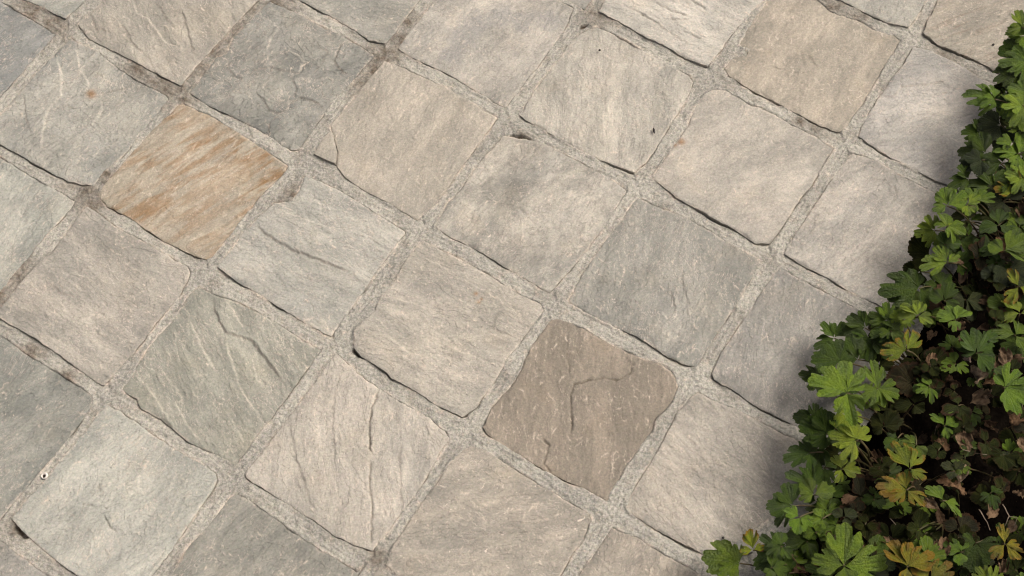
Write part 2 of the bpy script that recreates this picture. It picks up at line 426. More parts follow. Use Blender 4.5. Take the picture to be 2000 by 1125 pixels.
st(4, 2, (984, 266), (1222, 373), (1070, 569), (849, 441), tr=[(1045, 275), (1087, 297), (1140, 322), (1196, 353)], rb=[(1175, 450), (1122, 516), (1077, 565)], bl=[(1028, 544), (986, 520), (965, 506), (923, 481), (877, 460), (853, 445)], lt=[(874, 400), (902, 371), (940, 315), (972, 280)], rgb=(174, 166, 152), grain=45, streak=.15, mottle=.9, fleck=.5)
st(5, 2, (1248, 388), (1481, 510), (1360, 714), (1112, 586), tr=[(1280, 404), (1335, 424), (1405, 464)], rb=[(1468, 541), (1440, 590), (1405, 642), (1370, 698)], bl=[(1335, 709), (1297, 691), (1245, 656), (1175, 625), (1125, 597)], lt=[(1140, 534), (1196, 453), (1241, 394)], rgb=(151, 147, 136), grain=72, streak=.3, mottle=.45, fleck=.4)
st(6, 2, (1524, 523), None, None, (1393, 728), tr=[(1545, 537), (1590, 562), (1632, 583), (1678, 607)], bl=[(1527, 815), (1475, 790), (1440, 766), (1396, 741)], lt=[(1412, 688), (1440, 646), (1475, 593), (1510, 541)], rgb=(155, 149, 139), grain=70, streak=.3, fleck=.4)
st(1, 4, (-25, 297), (146, 394), None, None, tr=[(0, 308), (35, 329), (94, 364)], rb=[(115, 432), (87, 460), (0, 569)], rgb=(168, 166, 153), grain=62, streak=.3, fleck=.3)
st(2, 4, (171, 406), (371, 534), (204, 751), (-6, 615), tr=[(196, 422), (227, 446), (280, 474), (350, 513), (368, 524)], rb=[(350, 576), (304, 632), (259, 691)], bl=[(189, 746), (154, 719), (105, 684), (63, 656), (0, 621)], lt=[(35, 562), (105, 488), (154, 425)], rgb=(173, 164, 150), grain=-32, streak=.45, fleck=.45)
st(3, 3, (596, 344), (790, 454), (646, 655), (428, 522), tr=[(660, 372), (725, 412)], rb=[(757, 498), (700, 580)], bl=[(600, 632), (520, 582), (460, 546)], lt=[(486, 443), (536, 398), (568, 394), (583, 375)], rgb=(180, 175, 162), grain=-28, streak=.4, fleck=.3)
st(4, 3, (828, 471), (1062, 605), (904, 813), (692, 668), tr=[(874, 495), (930, 523), (982, 555), (1017, 576), (1052, 592)], rb=[(1035, 639), (1010, 674), (989, 702), (965, 744), (930, 792)], bl=[(853, 790), (811, 762), (765, 738), (755, 726), (706, 695), (694, 680)], lt=[(695, 646), (734, 606), (744, 580), (772, 551), (790, 516), (818, 480)], rgb=(184, 174, 158), grain=-22, streak=.5, fleck=.6)
st(5, 3, (1077, 626), (1324, 755), (1185, 976), (945, 834), tr=[(1091, 625), (1140, 642), (1196, 677), (1238, 695), (1290, 712), (1315, 730)], rb=[(1311, 790), (1278, 820), (1273, 840), (1227, 902), (1199, 948)], bl=[(1147, 955), (1070, 920), (1000, 878), (951, 846)], lt=[(965, 794), (993, 762), (1014, 731), (1021, 716), (1038, 681), (1070, 635)], plates=.25, rgb=(139, 125, 108), grain=85, streak=.2, mottle=.3, fleck=.25)
st(3, 4, (388, 562), (626, 685), (458, 906), (240, 758), tr=[(420, 576), (458, 590), (525, 625), (588, 663)], rb=[(602, 716), (574, 754), (532, 815), (504, 843), (483, 881)], bl=[(420, 885), (371, 864), (315, 818), (276, 797), (269, 778), (250, 768)], lt=[(266, 720), (297, 670), (336, 628), (371, 576)], rgb=(154, 151, 136), grain=-58, streak=.4, fleck=.3)
st(4, 4, (657, 692), (877, 858), (727, 1074), (480, 925), tr=[(713, 745), (755, 769), (800, 797), (839, 818), (867, 843)], rb=[(860, 881), (818, 955), (790, 990), (755, 1039)], bl=[(685, 1060), (650, 1042), (612, 1014), (518, 955), (483, 934)], lt=[(525, 871), (577, 801), (616, 748)], rgb=(194, 183, 167), grain=-85, streak=.35, fleck=.35)
st(6, 3, (1363, 768), None, (1405, 1095), (1224, 993), tr=[(1391, 783), (1447, 804), (1482, 825), (1517, 843), (1545, 857)], bl=[(1346, 1066), (1280, 1032)], lt=[(1227, 983), (1245, 948), (1280, 892), (1300, 857), (1325, 806), (1345, 783)], rgb=(176, 166, 151), grain=-48, streak=.7, fleck=.25)
st(5, 4, (919, 873), (1154, 1014), None, (757, 1103), tr=[(947, 881), (1017, 927), (1070, 958), (1140, 1000)], rb=[(1140, 1053), (1119, 1077), (1094, 1120)], bl=[(775, 1122)], lt=[(769, 1070), (807, 1011), (860, 937), (877, 906), (909, 878)], rgb=(168, 157, 141), grain=8, streak=.5, fleck=.7)
st(6, 4, (1196, 1030), None, None, None, tr=[(1245, 1053), (1346, 1112)], lt=[(1136, 1120), (1157, 1091), (1192, 1035)], rgb=(164, 152, 136), grain=70, streak=.3)
st(2, 5, (-10, 640), (182, 777), (-4, 1016), None, tr=[(0, 656), (35, 681), (84, 712), (115, 731), (154, 755)], rb=[(175, 797), (140, 846), (87, 909), (35, 969)], rgb=(135, 134, 124), grain=40, streak=.35, fleck=.4)
st(3, 5, (206, 792), (423, 936), (266, 1172), (26, 1014), tr=[(238, 806), (297, 850), (350, 885), (402, 913), (420, 927)], rb=[(413, 958), (367, 1025), (325, 1088), (297, 1125)], bl=[(157, 1125), (122, 1102), (87, 1074), (45, 1035)], lt=[(56, 976), (91, 937), (140, 878), (175, 836), (196, 801)], rgb=(186, 183, 169), grain=45, streak=.12, mottle=.35, fleck=.3, rim=1.6)
st(4, 5, (462, 966), None, None, None, tr=[(490, 980), (553, 1025), (612, 1067), (696, 1116)], lt=[(336, 1123), (367, 1070), (402, 1032), (451, 972)], rgb=(145, 141, 129), grain=50, streak=.3, fleck=.25)
st(3, 6, (-14, 1046), None, None, None, tr=[(0, 1056), (35, 1084), (80, 1118)], rgb=(148, 143, 133), grain=30, streak=.3)

# ledges and cracks that can be seen on single stones:
# l = a small step, the left side of travel stands higher; c = an open crack; g = a broad shallow groove
FEAT = {
 (1, 2): [('l', .9, [(258, -5), (268, 25), (292, 40), (310, 65), (325, 85), (345, 92), (365, 97)][::-1]), ('l', .7, [(352, 15), (362, 40), (370, 75), (380, 108)]), ('l', .8, [(250, 72), (262, 90), (280, 104)]), ('l', .6, [(178, 30), (188, 58), (215, 63), (240, 52), (262, 82)]), ('l', .5, [(300, 0), (330, 40), (345, 60)])],
 (1, 3): [('l', .9, [(110, 100), (120, 145), (120, 185), (105, 205), (92, 220), (85, 262), (80, 295)][::-1]), ('l', .7, [(150, 90), (155, 130), (172, 160), (172, 180)][::-1]), ('l', .6, [(46, 185), (50, 220), (60, 262)]), ('c', .6, [(195, 186), (210, 178), (240, 172), (275, 160)]), ('l', .6, [(198, 190), (200, 215), (180, 245), (148, 252)][::-1]), ('l', .5, [(92, 220), (130, 205), (150, 215)])],
 (2, 2): [('l', .8, [(505, 30), (535, 45), (545, 58), (530, 75), (520, 105)][::-1]), ('l', .7, [(555, 95), (580, 105), (592, 120), (585, 145), (560, 140), (525, 132), (490, 140)][::-1]), ('l', .9, [(668, 78), (660, 105), (652, 118), (662, 134), (682, 150)]), ('l', .9, [(495, 178), (515, 195), (525, 215), (545, 222), (560, 215), (565, 200), (590, 192), (620, 200), (634, 218)]), ('l', .7, [(548, 222), (525, 240), (525, 262)]), ('l', .6, [(450, 118), (445, 135), (460, 150), (478, 157)]), ('l', .7, [(568, 148), (580, 175), (575, 195)]), ('l', .5, [(420, 165), (450, 148), (480, 160)]), ('l', .6, [(610, 90), (640, 100), (625, 130), (605, 150)])],
 (2, 3): [('l', .6, [(388, 272), (372, 300), (345, 330), (308, 352)][::-1]), ('l', .5, [(478, 415), (440, 448), (400, 470)][::-1]), ('l', .4, [(300, 300), (270, 345), (245, 380)])],
 (3, 2): [('l', .7, [(832, 175), (815, 195), (790, 215), (778, 235), (755, 255)][::-1]), ('g', .5, [(700, 225), (690, 280), (680, 330)])],
 (3, 3): [('l', 1.3, [(492, 436), (530, 465), (570, 490), (600, 500), (640, 515), (695, 535)]), ('l', .7, [(535, 405), (600, 430), (640, 445), (700, 450)][::-1]), ('l', .5, [(600, 385), (625, 395), (630, 425)][::-1])],
 (3, 4): [('l', 1.3, [(418, 576), (420, 605), (430, 630), (443, 650), (465, 657), (490, 664), (510, 690), (530, 715), (557, 755)]), ('l', .9, [(441, 660), (448, 690), (458, 720), (465, 750), (490, 790), (515, 820)][::-1]), ('l', .8, [(440, 585), (455, 605), (478, 645)][::-1]), ('l', .7, [(365, 615), (400, 690), (425, 730)][::-1]), ('l', .7, [(262, 732), (290, 755), (310, 790), (340, 828)][::-1]), ('l', .7, [(310, 715), (345, 760), (360, 790)][::-1]), ('l', .6, [(340, 780), (368, 835), (400, 870)][::-1]), ('l', .5, [(440, 800), (470, 850), (480, 870)][::-1])],
 (4, 4): [('c', 1.6, [(741, 752), (735, 780), (725, 800), (722, 830), (722, 875), (730, 892)]), ('c', .9, [(723, 895), (722, 950), (726, 980), (725, 1068)]), ('l', .6, [(785, 855), (780, 900), (783, 950), (787, 1005)]), ('l', .6, [(798, 852), (815, 838), (845, 835)]), ('l', .5, [(565, 825), (580, 900), (600, 960), (612, 1005)]), ('l', .5, [(655, 760), (650, 830), (655, 900)])],
 (5, 3): [('c', 1.3, [(1237, 703), (1230, 730), (1205, 742), (1180, 738), (1155, 742), (1122, 750), (1114, 770), (1115, 800), (1118, 830), (1108, 860)]), ('c', .4, [(1107, 645), (1112, 735)]), ('c', 1.3, [(1058, 856), (1072, 870), (1068, 885), (1062, 905), (1078, 925)]), ('l', .6, [(1215, 690), (1235, 715), (1262, 700)])],
 (4, 3): [('l', .7, [(740, 578), (800, 590), (855, 612)][::-1]), ('l', .6, [(832, 508), (855, 515), (880, 530)][::-1]), ('l', .7, [(698, 657), (755, 655), (800, 690), (855, 702)][::-1]), ('l', .6, [(715, 690), (770, 690), (840, 722)][::-1]), ('l', .7, [(955, 640), (1000, 655), (1025, 645)]), ('l', .6, [(980, 598), (1022, 618)][::-1]), ('l', .5, [(800, 745), (850, 740), (900, 770)][::-1]), ('l', .5, [(880, 680), (940, 700), (960, 720)][::-1])],
 (4, 0): [('c', .9, [(1275, 3), (1310, 22), (1345, 32)]), ('c', .9, [(1250, 28), (1292, 50)]), ('c', .7, [(1305, 38), (1340, 40), (1358, 30)]), ('c', .8, [(1332, 60), (1372, 77)]), ('c', .7, [(1388, 71), (1415, 79)]), ('c', .8, [(1342, -4), (1382, 20)]), ('l', .6, [(1210, 10), (1250, 25), (1300, 60), (1350, 90)])],
 (4, 1): [('g', .9, [(1158, 100), (1150, 200)]), ('g', 1.0, [(1228, 100), (1212, 200), (1205, 310)]), ('g', .6, [(1182, 80), (1175, 220)]), ('g', .7, [(1290, 140), (1270, 240)]), ('g', .5, [(1100, 180), (1090, 250)])],
 (6, 0): [('l', .8, [(1718, 193), (1745, 190), (1760, 172), (1800, 168), (1858, 158)]), ('l', .8, [(1878, 262), (1892, 240), (1930, 214), (1960, 205)][::-1])],
 (3, 5): [('c', .9, [(203, 1008), (215, 1028), (234, 1042)]), ('c', .6, [(158, 985), (190, 990)]), ('l', .5, [(195, 945), (196, 960), (205, 966)]), ('l', .5, [(275, 925), (270, 950), (285, 970)][::-1]), ('l', .4, [(350, 928), (330, 960), (270, 1000)][::-1])],
 (5, 2): [('l', .6, [(1290, 580), (1310, 570), (1320, 600), (1305, 622), (1290, 605)]), ('l', .4, [(1255, 650), (1275, 665), (1280, 690)]), ('l', .5, [(1330, 520), (1335, 560), (1345, 600)])],
 (5, 4): [('l', .5, [(905, 1055), (960, 1045), (1045, 1038)]), ('l', .5, [(930, 985), (1000, 970), (1050, 960)])],
 (6, 1): [('l', .5, [(1745, 362), (1752, 375), (1745, 395)])],
 (5, 0): [('l', .5, [(1580, 105), (1590, 125), (1600, 135)]), ('c', .4, [(1500, 130), (1560, 142), (1585, 140)])],
 (6, 3): [('g', .5, [(1300, 870), (1420, 1000)]), ('g', .5, [(1360, 820), (1470, 940)]), ('g', .4, [(1270, 930), (1370, 1040)])],
 (2, 4): [('l', .5, [(105, 555), (118, 575), (150, 580)]), ('l', .4, [(230, 440), (228, 480)][::-1])],
 (6, 2): [('l', .5, [(1650, 640), (1640, 680), (1628, 700)])],
}
STAINS = {(1, 3): [(178, 183, 9)], (5, 1): [(1330, 277, 8), (1318, 284, 5)], (4, 3): [(935, 590, 4), (930, 575, 4), (940, 585, 3)]}

SPOTS = [(1, 2), (1, 3)]
rs = random.Random(4)
INSET = 0.043

def default_corner(i, j, k):
    dx, dy = [(0, 0), (1, 0), (1, 1), (0, 1)][k]
    sx, sy = [(1, 1), (-1, 1), (-1, -1), (1, -1)][k]
    return grid(i + dx + sx * INSET, j + dy + sy * INSET)

def outline(i, j):
    """four dense edge curves of one stone in metres"""
    t = T.get((i, j))
    C, E = [], [[], [], [], []]
    for k in range(4):
        c = t['c'][k] if t else None
        C.append(default_corner(i, j, k) if c is None else ground([c])[0])
        if t:
            E[k] = [p for p in ground(t['e'][k])] if t['e'][k] else []
    edges = []
    for k in range(4):
        L = np.array([C[k]] + E[k] + [C[(k + 1) % 4]])
        seg = np.linalg.norm(np.diff(L, axis=0), axis=1); s = np.concatenate([[0], np.cumsum(seg)])
        n = 170
        u = np.linspace(0, s[-1], n)
        edges.append(np.stack([np.interp(u, s, L[:, 0]), np.interp(u, s, L[:, 1])], 1))
    ring = np.concatenate([e[:-1] for e in edges])
    m = len(ring)
    ker = np.exp(-0.5 * (np.arange(-9, 10) / 0.9) ** 2); ker /= ker.sum()
    for a in range(2):
        ring[:, a] = np.convolve(np.concatenate([ring[-9:, a], ring[:, a], ring[:9, a]]), ker, 'valid')
    nx = fbm(ring[:, 0] * 105, ring[:, 1] * 105, 31 + i * 13 + j * 7, 5, 0.62)
    ny = fbm(ring[:, 0] * 105, ring[:, 1] * 105, 77 + i * 5 + j * 11, 5, 0.62)
    ring = ring + np.stack([nx, ny], 1) * 0.0006
    ring = ring.mean(0) + (ring - ring.mean(0)) * 1.011
    out = []
    for k in range(4):
        idx = np.arange(k * 169, k * 169 + 170) % m
        out.append(ring[idx])
    return out, ring

CELLS = []
for i in range(-5, 7):
    for j in range(-6, 12):
        if (i, j) in T:
            CELLS.append((i, j, True)); continue
        g = grid(i + .5, j + .5)
        d = np.array([g[0], g[1], -HEIGHT]) @ R3
        x, y = 1000 + F_PX * d[0] / -d[2], 562.5 - F_PX * d[1] / -d[2]
        if -1100 < x < 2900 and -900 < y < 2200:
            CELLS.append((i, j, False))

pavement_parts = []
FAR = []
RINGS = {}
Z_OFF = {(3, 6): -.0008, (2, 5): -.0012, (0, 3): -.001, (4, 5): -.0012, (5, 3): -.0005, (2, 2): -.0003, (4, 4): .0012, (4, 0): .0022, (2, 4): .0022, (3, 5): .002, (6, -1): .002, (1, 2): .0016, (6, 0): .0015, (6, 1): .0014, (4, 2): .0004, (1, 4): -.0005, (3, 4): -.0004}
PLANES = {}
for (i, j, seen) in CELLS:
    edges, ring = outline(i, j)
    RINGS[(i, j)] = ring
    t = T.get((i, j), {})
    N = 130 if seen else 18
    u = np.concatenate([[0, 0.35 / N], np.linspace(1.0 / N, 1 - 1.0 / N, N - 1), [1 - 0.35 / N, 1]])
    n = len(u)
    def at(e, w):
        x = w * (len(e) - 1); k = np.minimum(x.astype(int), len(e) - 2); f = (x - k)[:, None]
        return e[k] * (1 - f) + e[k + 1] * f
    top, right = at(edges[0], u), at(edges[1], u)                 # top corner -> right, right -> bottom
    bottom, left = at(edges[2][::-1], u), at(edges[3][::-1], u)   # left -> bottom, top -> left
    U, Vv = np.meshgrid(u, u)                                      # U along top->right, V along top->left
    U, Vv = U[..., None], Vv[..., None]
    A, B = top[None, :, :], bottom[None, :, :]
    Cc, D = left[:, None, :], right[:, None, :]
    P = (1 - Vv) * A + Vv * B + (1 - U) * Cc + U * D - ((1 - U) * (1 - Vv) * top[0] + U * (1 - Vv) * top[-1] + (1 - U) * Vv * bottom[0] + U * Vv * bottom[-1])
    P = P.reshape(-1, 2)
    seed = 101 + i * 37 + j * 91
    r = random.Random(seed)
    ctr = ring.mean(0)
    Q = P - ctr
    ga = math.radians(t.get('grain', 40))
    gx, gy = Q[:, 0] * math.cos(ga) + Q[:, 1] * math.sin(ga), -Q[:, 0] * math.sin(ga) + Q[:, 1] * math.cos(ga)
    sx, sy = seed * 0.37 % 50, seed * 0.73 % 50
    # riven surface: slow swell, stepped bedding, fine roughness
    tilt = (r.uniform(-.008, .008), r.uniform(-.008, .008))
    z0 = 0.6 * Z_OFF.get((i, j), r.uniform(-.0008, .0012))
    PLANES[(i, j)] = (ctr, tilt, z0)
    h = z0 + Q[:, 0] * tilt[0] + Q[:, 1] * tilt[1]
    h = h + 0.0011 * fbm(Q[:, 0] * 11 + sx, Q[:, 1] * 11 + sy, seed, 2)
    bed = fbm(gx * 13 + sx, gy * 30 + sy, seed + 1, 4, 0.5) + 0.35 * fbm(Q[:, 0] * 20, Q[:, 1] * 20, seed + 2, 2)
    rv = t.get('rough', 1.0)
    lev = bed * 2.3
    fl = np.floor(lev)
    h = h + rv * 0.00048 * (fl + 0.25 * (lev - fl) + 0.75 * sstep(0.93, 1.0, lev - fl))
    h = h + rv * 0.00006 * fbm(gx * 60, gy * 210, seed + 3, 4, 0.6)
    h = h + 0.00010 * fbm(Q[:, 0] * 330, Q[:, 1] * 330, seed + 4, 2)
    scar = sstep(0.35, 0.8, fbm(gx * 90 + 3, gy * 260, seed + 8, 3, 0.6))
    h = h + 0.0004 * scar * (0.5 + 0.5 * rv)
    ledge = 0.60 * sstep(0.90, 0.97, lev - fl) * sstep(0.1, 0.6, fbm(Q[:, 0] * 40, Q[:, 1] * 40, seed + 5, 2) + 0.2) + 0.3 * scar * (fbm(Q[:, 0] * 25, Q[:, 1] * 25, seed + 6, 2) > 0.05)  # pale step edges: fresh stone plus painted light on the facets
    nr_ = np.random.RandomState(seed % 100000)
    for q in range(int((14 + 70 * t.get('fleck', .3)) if seen else 0)):
        c = Q[nr_.randint(len(Q))]; w = ga + nr_.randn() * 0.55; ln = 0.0012 + 0.0045 * nr_.rand() ** 2
        a_ = (Q[:, 0] - c[0]) * math.cos(w) + (Q[:, 1] - c[1]) * math.sin(w); b_ = -(Q[:, 0] - c[0]) * math.sin(w) + (Q[:, 1] - c[1]) * math.cos(w) + 90 * a_ ** 2 * nr_.uniform(-1, 1)
        k_ = np.exp(-(a_ / ln) ** 4 - (b_ / 0.0007) ** 2) * nr_.uniform(.4, 1.0)
        ledge = ledge + k_; h = h + 0.00025 * k_
    grime = np.zeros(len(P)); stain = np.zeros(len(P)); tone = np.zeros(len(P))
    Pj = P + 0.0011 * np.stack([fbm(P[:, 0] * 130, P[:, 1] * 130, seed + 21, 3, .6), fbm(P[:, 0] * 130, P[:, 1] * 130, seed + 22, 3, .6)], 1)
    for kind, amp, line in FEAT.get((i, j), []):
        L = ground(line)
        d, side, run = poly_dist(Pj, L)
        tap = sstep(0, .16, run) * sstep(0, .16, 1 - run)
        brk = 0.55 + 0.45 * sstep(-0.3, 0.3, fbm(P[:, 0] * 60, P[:, 1] * 60, seed + 30, 2))
        if kind == 'l':
            h += amp * 0.0016 * tap * np.where(side > 0, sstep(0, 0.0011, d) * np.exp(-d / 0.022), 0) - amp * 0.0004 * tap * np.where(side <= 0, np.exp(-d / 0.006), 0)
            ledge += 0.55 * amp * np.exp(-(d / 0.0008) ** 2) * tap * brk  # pale line: fresh break, with the lit facet put into the colour
        elif kind == 'c':
            h -= amp * 0.0016 * np.exp(-(d / 0.0010) ** 2) * sstep(0, .08, run) * sstep(0, .08, 1 - run) * brk
            h += amp * 0.0004 * np.where(side > 0, np.exp(-d / 0.012), 0) * tap
            grime += min(1.0, 0.7 * amp) * np.exp(-(d / 0.0009) ** 2) * tap * brk
        else:
            h -= amp * 0.0011 * np.exp(-(d / 0.0055) ** 2) * tap
    for x, y, rad in STAINS.get((i, j), []):
        c = ground([(x, y)])[0]
        dd = np.hypot(*(Pj - c).T) / (rad * px_size((x, y), 0))
        stain = np.maximum(stain, np.exp(-dd ** 2) * 0.9)
    for x, y, rad in t.get('tone', []):
        c = ground([(x, y)])[0]
        dd = np.hypot(*(P + 0.006 * np.stack([fbm(P[:, 0] * 90, P[:, 1] * 90, 5, 4, .65), fbm(P[:, 0] * 90, P[:, 1] * 90, 6, 4, .65)], 1) - c).T) / (rad * px_size((x, y), 0))
        tone = np.maximum(tone, 0.65 * sstep(1.15, .55, dd))
    # worn arris, chipped here and there
    ii, jj = np.meshgrid(np.arange(n), np.arange(n)); near = np.minimum(np.minimum(ii, n - 1 - ii), np.minimum(jj, n - 1 - jj)).ravel()
    d = near * (PITCH / N)
    m = near < 9
    if seen:
        dm = np.full(m.sum(), 9.0)
        Pm = P[m]
        for s in range(0, len(Pm), 2000):
            q = Pm[s:s + 2000]
            dm[s:s + 2000] = np.sqrt(((q[:, None, :] - ring[None, ::2, :]) ** 2).sum(-1)).min(1)
        d[m] = dm
    wear = 0.0012 + 0.0020 * np.clip(fbm(P[:, 0] * 55, P[:, 1] * 55, seed + 9, 3) + .2, 0, 1.5)
    chip = np.clip(fbm(P[:, 0] * 38, P[:, 1] * 38, seed + 10, 3) - 0.25, 0, 1)
    h -= (0.0006 + 0.0022 * chip) * (1 - sstep(0, 1, d / (wear * (1 + 2.0 * chip)))) ** 1.6
    rim = np.exp(-d / 0.012) * t.get('rim', 1.0)
    ledge += 0.55 * np.exp(-(d / 0.0018) ** 2) * sstep(-0.15, 0.4, fbm(P[:, 0] * 45, P[:, 1] * 45, seed + 12, 3))  # pale worn edge, its highlight partly painted in
    V = np.column_stack([Q, h])
    idx = np.arange(n * n).reshape(n, n)
    F = np.stack([idx[:-1, :-1], idx[1:, :-1], idx[1:, 1:], idx[:-1, 1:]], -1).reshape(-1, 4)
    # flanks
    b = np.concatenate([idx[0, :-1], idx[:-1, -1], idx[-1, :0:-1], idx[:0:-1, 0]])
    k = len(b)
    s0 = V[b]; s1 = s0.copy(); s1[:, 2] = -0.035; s1[:, :2] *= 0.995
    o0 = len(V)
    V = np.concatenate([V, s0, s1])
    a0 = o0 + np.arange(k); a1 = o0 + (np.arange(k) + 1) % k
    F = np.concatenate([F, np.stack([a0, a1, a1 + k, a0 + k], -1)])
    ext = lambda x: np.concatenate([x, x[b], x[b]])
    at_ = dict(ledge=np.clip(ext(ledge), 0, 1), grime=np.clip(ext(grime), 0, 1), stain=ext(stain), tone=ext(tone), rim=np.clip(ext(rim), 0, 1))
    me = make_mesh('paving_stone', V, F, None, at_)
    kw = {q: t[q] for q in ('streak', 'mottle', 'fleck', 'streak_rgb', 'streak_lo', 'streak_hi', 'patch_rgb', 'plates') if q in t}
    rgb = t.get('rgb') or r.choice([(170, 163, 150), (160, 158, 148), (182, 174, 160), (150, 146, 136), (165, 155, 140)])
    if seen or len(FAR) < 6:
        mat = stone_material(len(pavement_parts) + 1, rgb, ga, **kw)
        if not seen: FAR.append(mat)
    else:
        mat = r.choice(FAR)
    o = link('paving_stone', me, mat, None, (ctr[0], ctr[1], 0))
    pavement_parts.append(((i, j), o))

# ------------------------------------------------------------------ mortar bed between the stones
def mortar_patch(STEP, pad, inner):
    corners = ground([(-pad, -pad), (2000 + pad, -pad), (2000 + pad, 1125 + pad), (-pad, 1125 + pad)])
    x0, y0 = corners.min(0); x1, y1 = corners.max(0)
    xs, ys = np.arange(x0, x1, STEP), np.arange(y0, y1, STEP)
    X, Y = np.meshgrid(xs, ys); shp = X.shape
    P = np.stack([X.ravel(), Y.ravel()], 1)
    d3 = np.column_stack([P, np.full(len(P), -HEIGHT)]) @ R3
    px, py = 1000 + F_PX * d3[:, 0] / -d3[:, 2], 562.5 - F_PX * d3[:, 1] / -d3[:, 2]
    gi = to_grid(P)[:, 0]
    ok = (px > -pad) & (px < 2000 + pad) & (py > -pad) & (py < 1125 + pad) & (gi < 7.03)
    if inner: ok &= ~((px > -inner) & (px < 2000 + inner) & (py > -inner) & (py < 1125 + inner))
    D = np.full(len(P), 0.02)          # distance outside the nearest stone, negative inside
    ZT = np.zeros(len(P))
    for key, ring in RINGS.items():
        lo, hi = ring.min(0) - 0.012, ring.max(0) + 0.012
        c0, c1 = np.searchsorted(xs, [lo[0], hi[0]]); r0, r1 = np.searchsorted(ys, [lo[1], hi[1]])
        if c1 <= c0 or r1 <= r0: continue
        sub = (np.arange(r0, r1)[:, None] * shp[1] + np.arange(c0, c1)[None, :]).ravel()
        sub = sub[ok[sub]]
        if not len(sub): continue
        q = P[sub]; R = ring[::4]
        ins = inside(q, R)
        dd, _, _ = poly_dist(q, np.concatenate([R, R[:1]]))
        sd = np.where(ins, -dd, dd)
        ctr, tl, z0 = PLANES[key]
        m = sd < D[sub]
        D[sub[m]] = sd[m]
        ZT[sub[m]] = z0
    keep = ok & (D > -0.0035 - 2 * (STEP > .002) * STEP)
    gxy = to_grid(P)
    n1 = fbm(P[:, 0] * 22, P[:, 1] * 22, 5, 3)
    n2 = fbm(P[:, 0] * 95, P[:, 1] * 95, 6, 4, .62)
    n3 = fbm(P[:, 0] * 420, P[:, 1] * 420, 7, 2)
    z = -0.0007 + 0.0008 * n1 + 0.0007 * n2 + 0.0004 * n3
    fjA = np.abs(gxy[:, 1] - np.round(gxy[:, 1])) < np.abs(gxy[:, 0] - np.round(gxy[:, 0]))
    z += 0.0008 * np.where(fjA, fbm(gxy[:, 0] * 5, gxy[:, 1] * 62, 41, 4, .6), fbm(gxy[:, 0] * 62, gxy[:, 1] * 5, 42, 4, .6))
    # trowelled up against some edges, shrunk away from others
    lip = sstep(0.0035, 0.0, D) * np.clip(fbm(P[:, 0] * 18, P[:, 1] * 18, 8, 3) + 0.15, 0, 1)
    z += 0.0022 * lip
    # on the side towards a stone's lower-left flank the bed has sunk and opened
    fj = gxy[:, 1] - np.round(gxy[:, 1]); fi = gxy[:, 0] - np.round(gxy[:, 0])
    alongA = np.abs(fj) < np.abs(fi)
    sunk = np.where(alongA, sstep(0.0, -0.04, fj), sstep(-0.005, 0.035, fi) * 0.5)
    gap = sstep(0.0032, 0.0006, D) * sunk * sstep(-0.05, 0.55, fbm(P[:, 0] * 15, P[:, 1] * 15, 9, 3))
    z -= 0.0019 * gap + np.where(alongA, 0.0016 * sstep(0.03, -0.05, fj), 0.0008 * sstep(-0.04, 0.045, fi)) * sstep(-.9, .2, n1)
    crk = sstep(0.0014, 0.0, D) * sstep(0.0, 0.35, fbm(P[:, 0] * 24, P[:, 1] * 24, 11, 3))
    z -= 0.0020 * crk * (1 - lip)
    edge_hl = np.exp(-(D / 0.0022) ** 2) * sstep(-.1, .4, fbm(P[:, 0] * 30, P[:, 1] * 30, 44, 3)) * (1 - gap)  # highlight beside the stones, painted into the mortar colour
    grime = 0.35 * gap * sstep(0.1, .6, n2 + .4) + 0.35 * crk
    SPOT = [(750, 105, 42), (735, 130, 40), (715, 160, 38), (350, 180, 40), (320, 160, 46), (280, 130, 40), (395, 130, 34), (420, 95, 36), (470, 55, 34), (500, 15, 40), (540, 8, 40), (180, 388, 40), (160, 372, 30), (205, 345, 26), (60, 20, 46), (100, 45, 44), (25, 545, 34), (5, 575, 34), (50, 520, 22), (800, 40, 24), (780, 80, 30), (575, 375, 24), (555, 400, 22), (1630, 10, 30), (1680, 30, 26), (1850, 98, 40), (1165, 25, 30), (1600, 243, 22), (740, 1090, 26), (170, 350, 24), (30, 1035, 28), (1020, 265, 14), (125, 740, 24), (60, 690, 24), (1560, 235, 18)]
    for x, y, rad in SPOT:
        c = ground([(x, y)])[0]; dd = np.hypot(*(P - c).T) / (rad * px_size((x, y), 0))
        grime = np.maximum(grime, np.exp(-dd ** 2) * (0.62 + 0.3 * n2))
    # two real holes: under the chipped top of one stone and beside the far right one
    for x, y, rx, ry, a in [(1017, 268, 20, 5, 12), (1842, 88, 26, 5, 30), (1885, 108, 14, 4, 25), (705, 690, 20, 7, 30), (1463, 104, 5, 4, 0), (1140, 50, 8, 4, -30), (40, 1038, 22, 7, 42)]:
        c = ground([(x, y)])[0]; s = px_size((x, y), 0); q = (P - c) / s; w = math.radians(-a)
        e = np.hypot((q[:, 0] * math.cos(w) + q[:, 1] * math.sin(w)) / rx, (-q[:, 0] * math.sin(w) + q[:, 1] * math.cos(w)) / ry)
        hole = sstep(1.25, .6, e + 0.3 * n2)
        z -= 0.006 * hole; grime = np.maximum(grime, hole)
    ins = D < 0
    z = np.where(ins, z - 0.006 * sstep(0.0, -0.003, D), z)
    idx = np.full(len(P), -1); ids = np.nonzero(keep)[0]; idx[ids] = np.arange(len(ids))
    I = np.arange(len(P)).reshape(shp)
    F = np.stack([I[:-1, :-1], I[:-1, 1:], I[1:, 1:], I[1:, :-1]], -1).reshape(-1, 4)
    F = idx[F]; F = F[(F >= 0).all(1)]
    return np.column_stack([P, z])[ids], F, np.clip(grime[ids], 0, 1), edge_hl[ids]

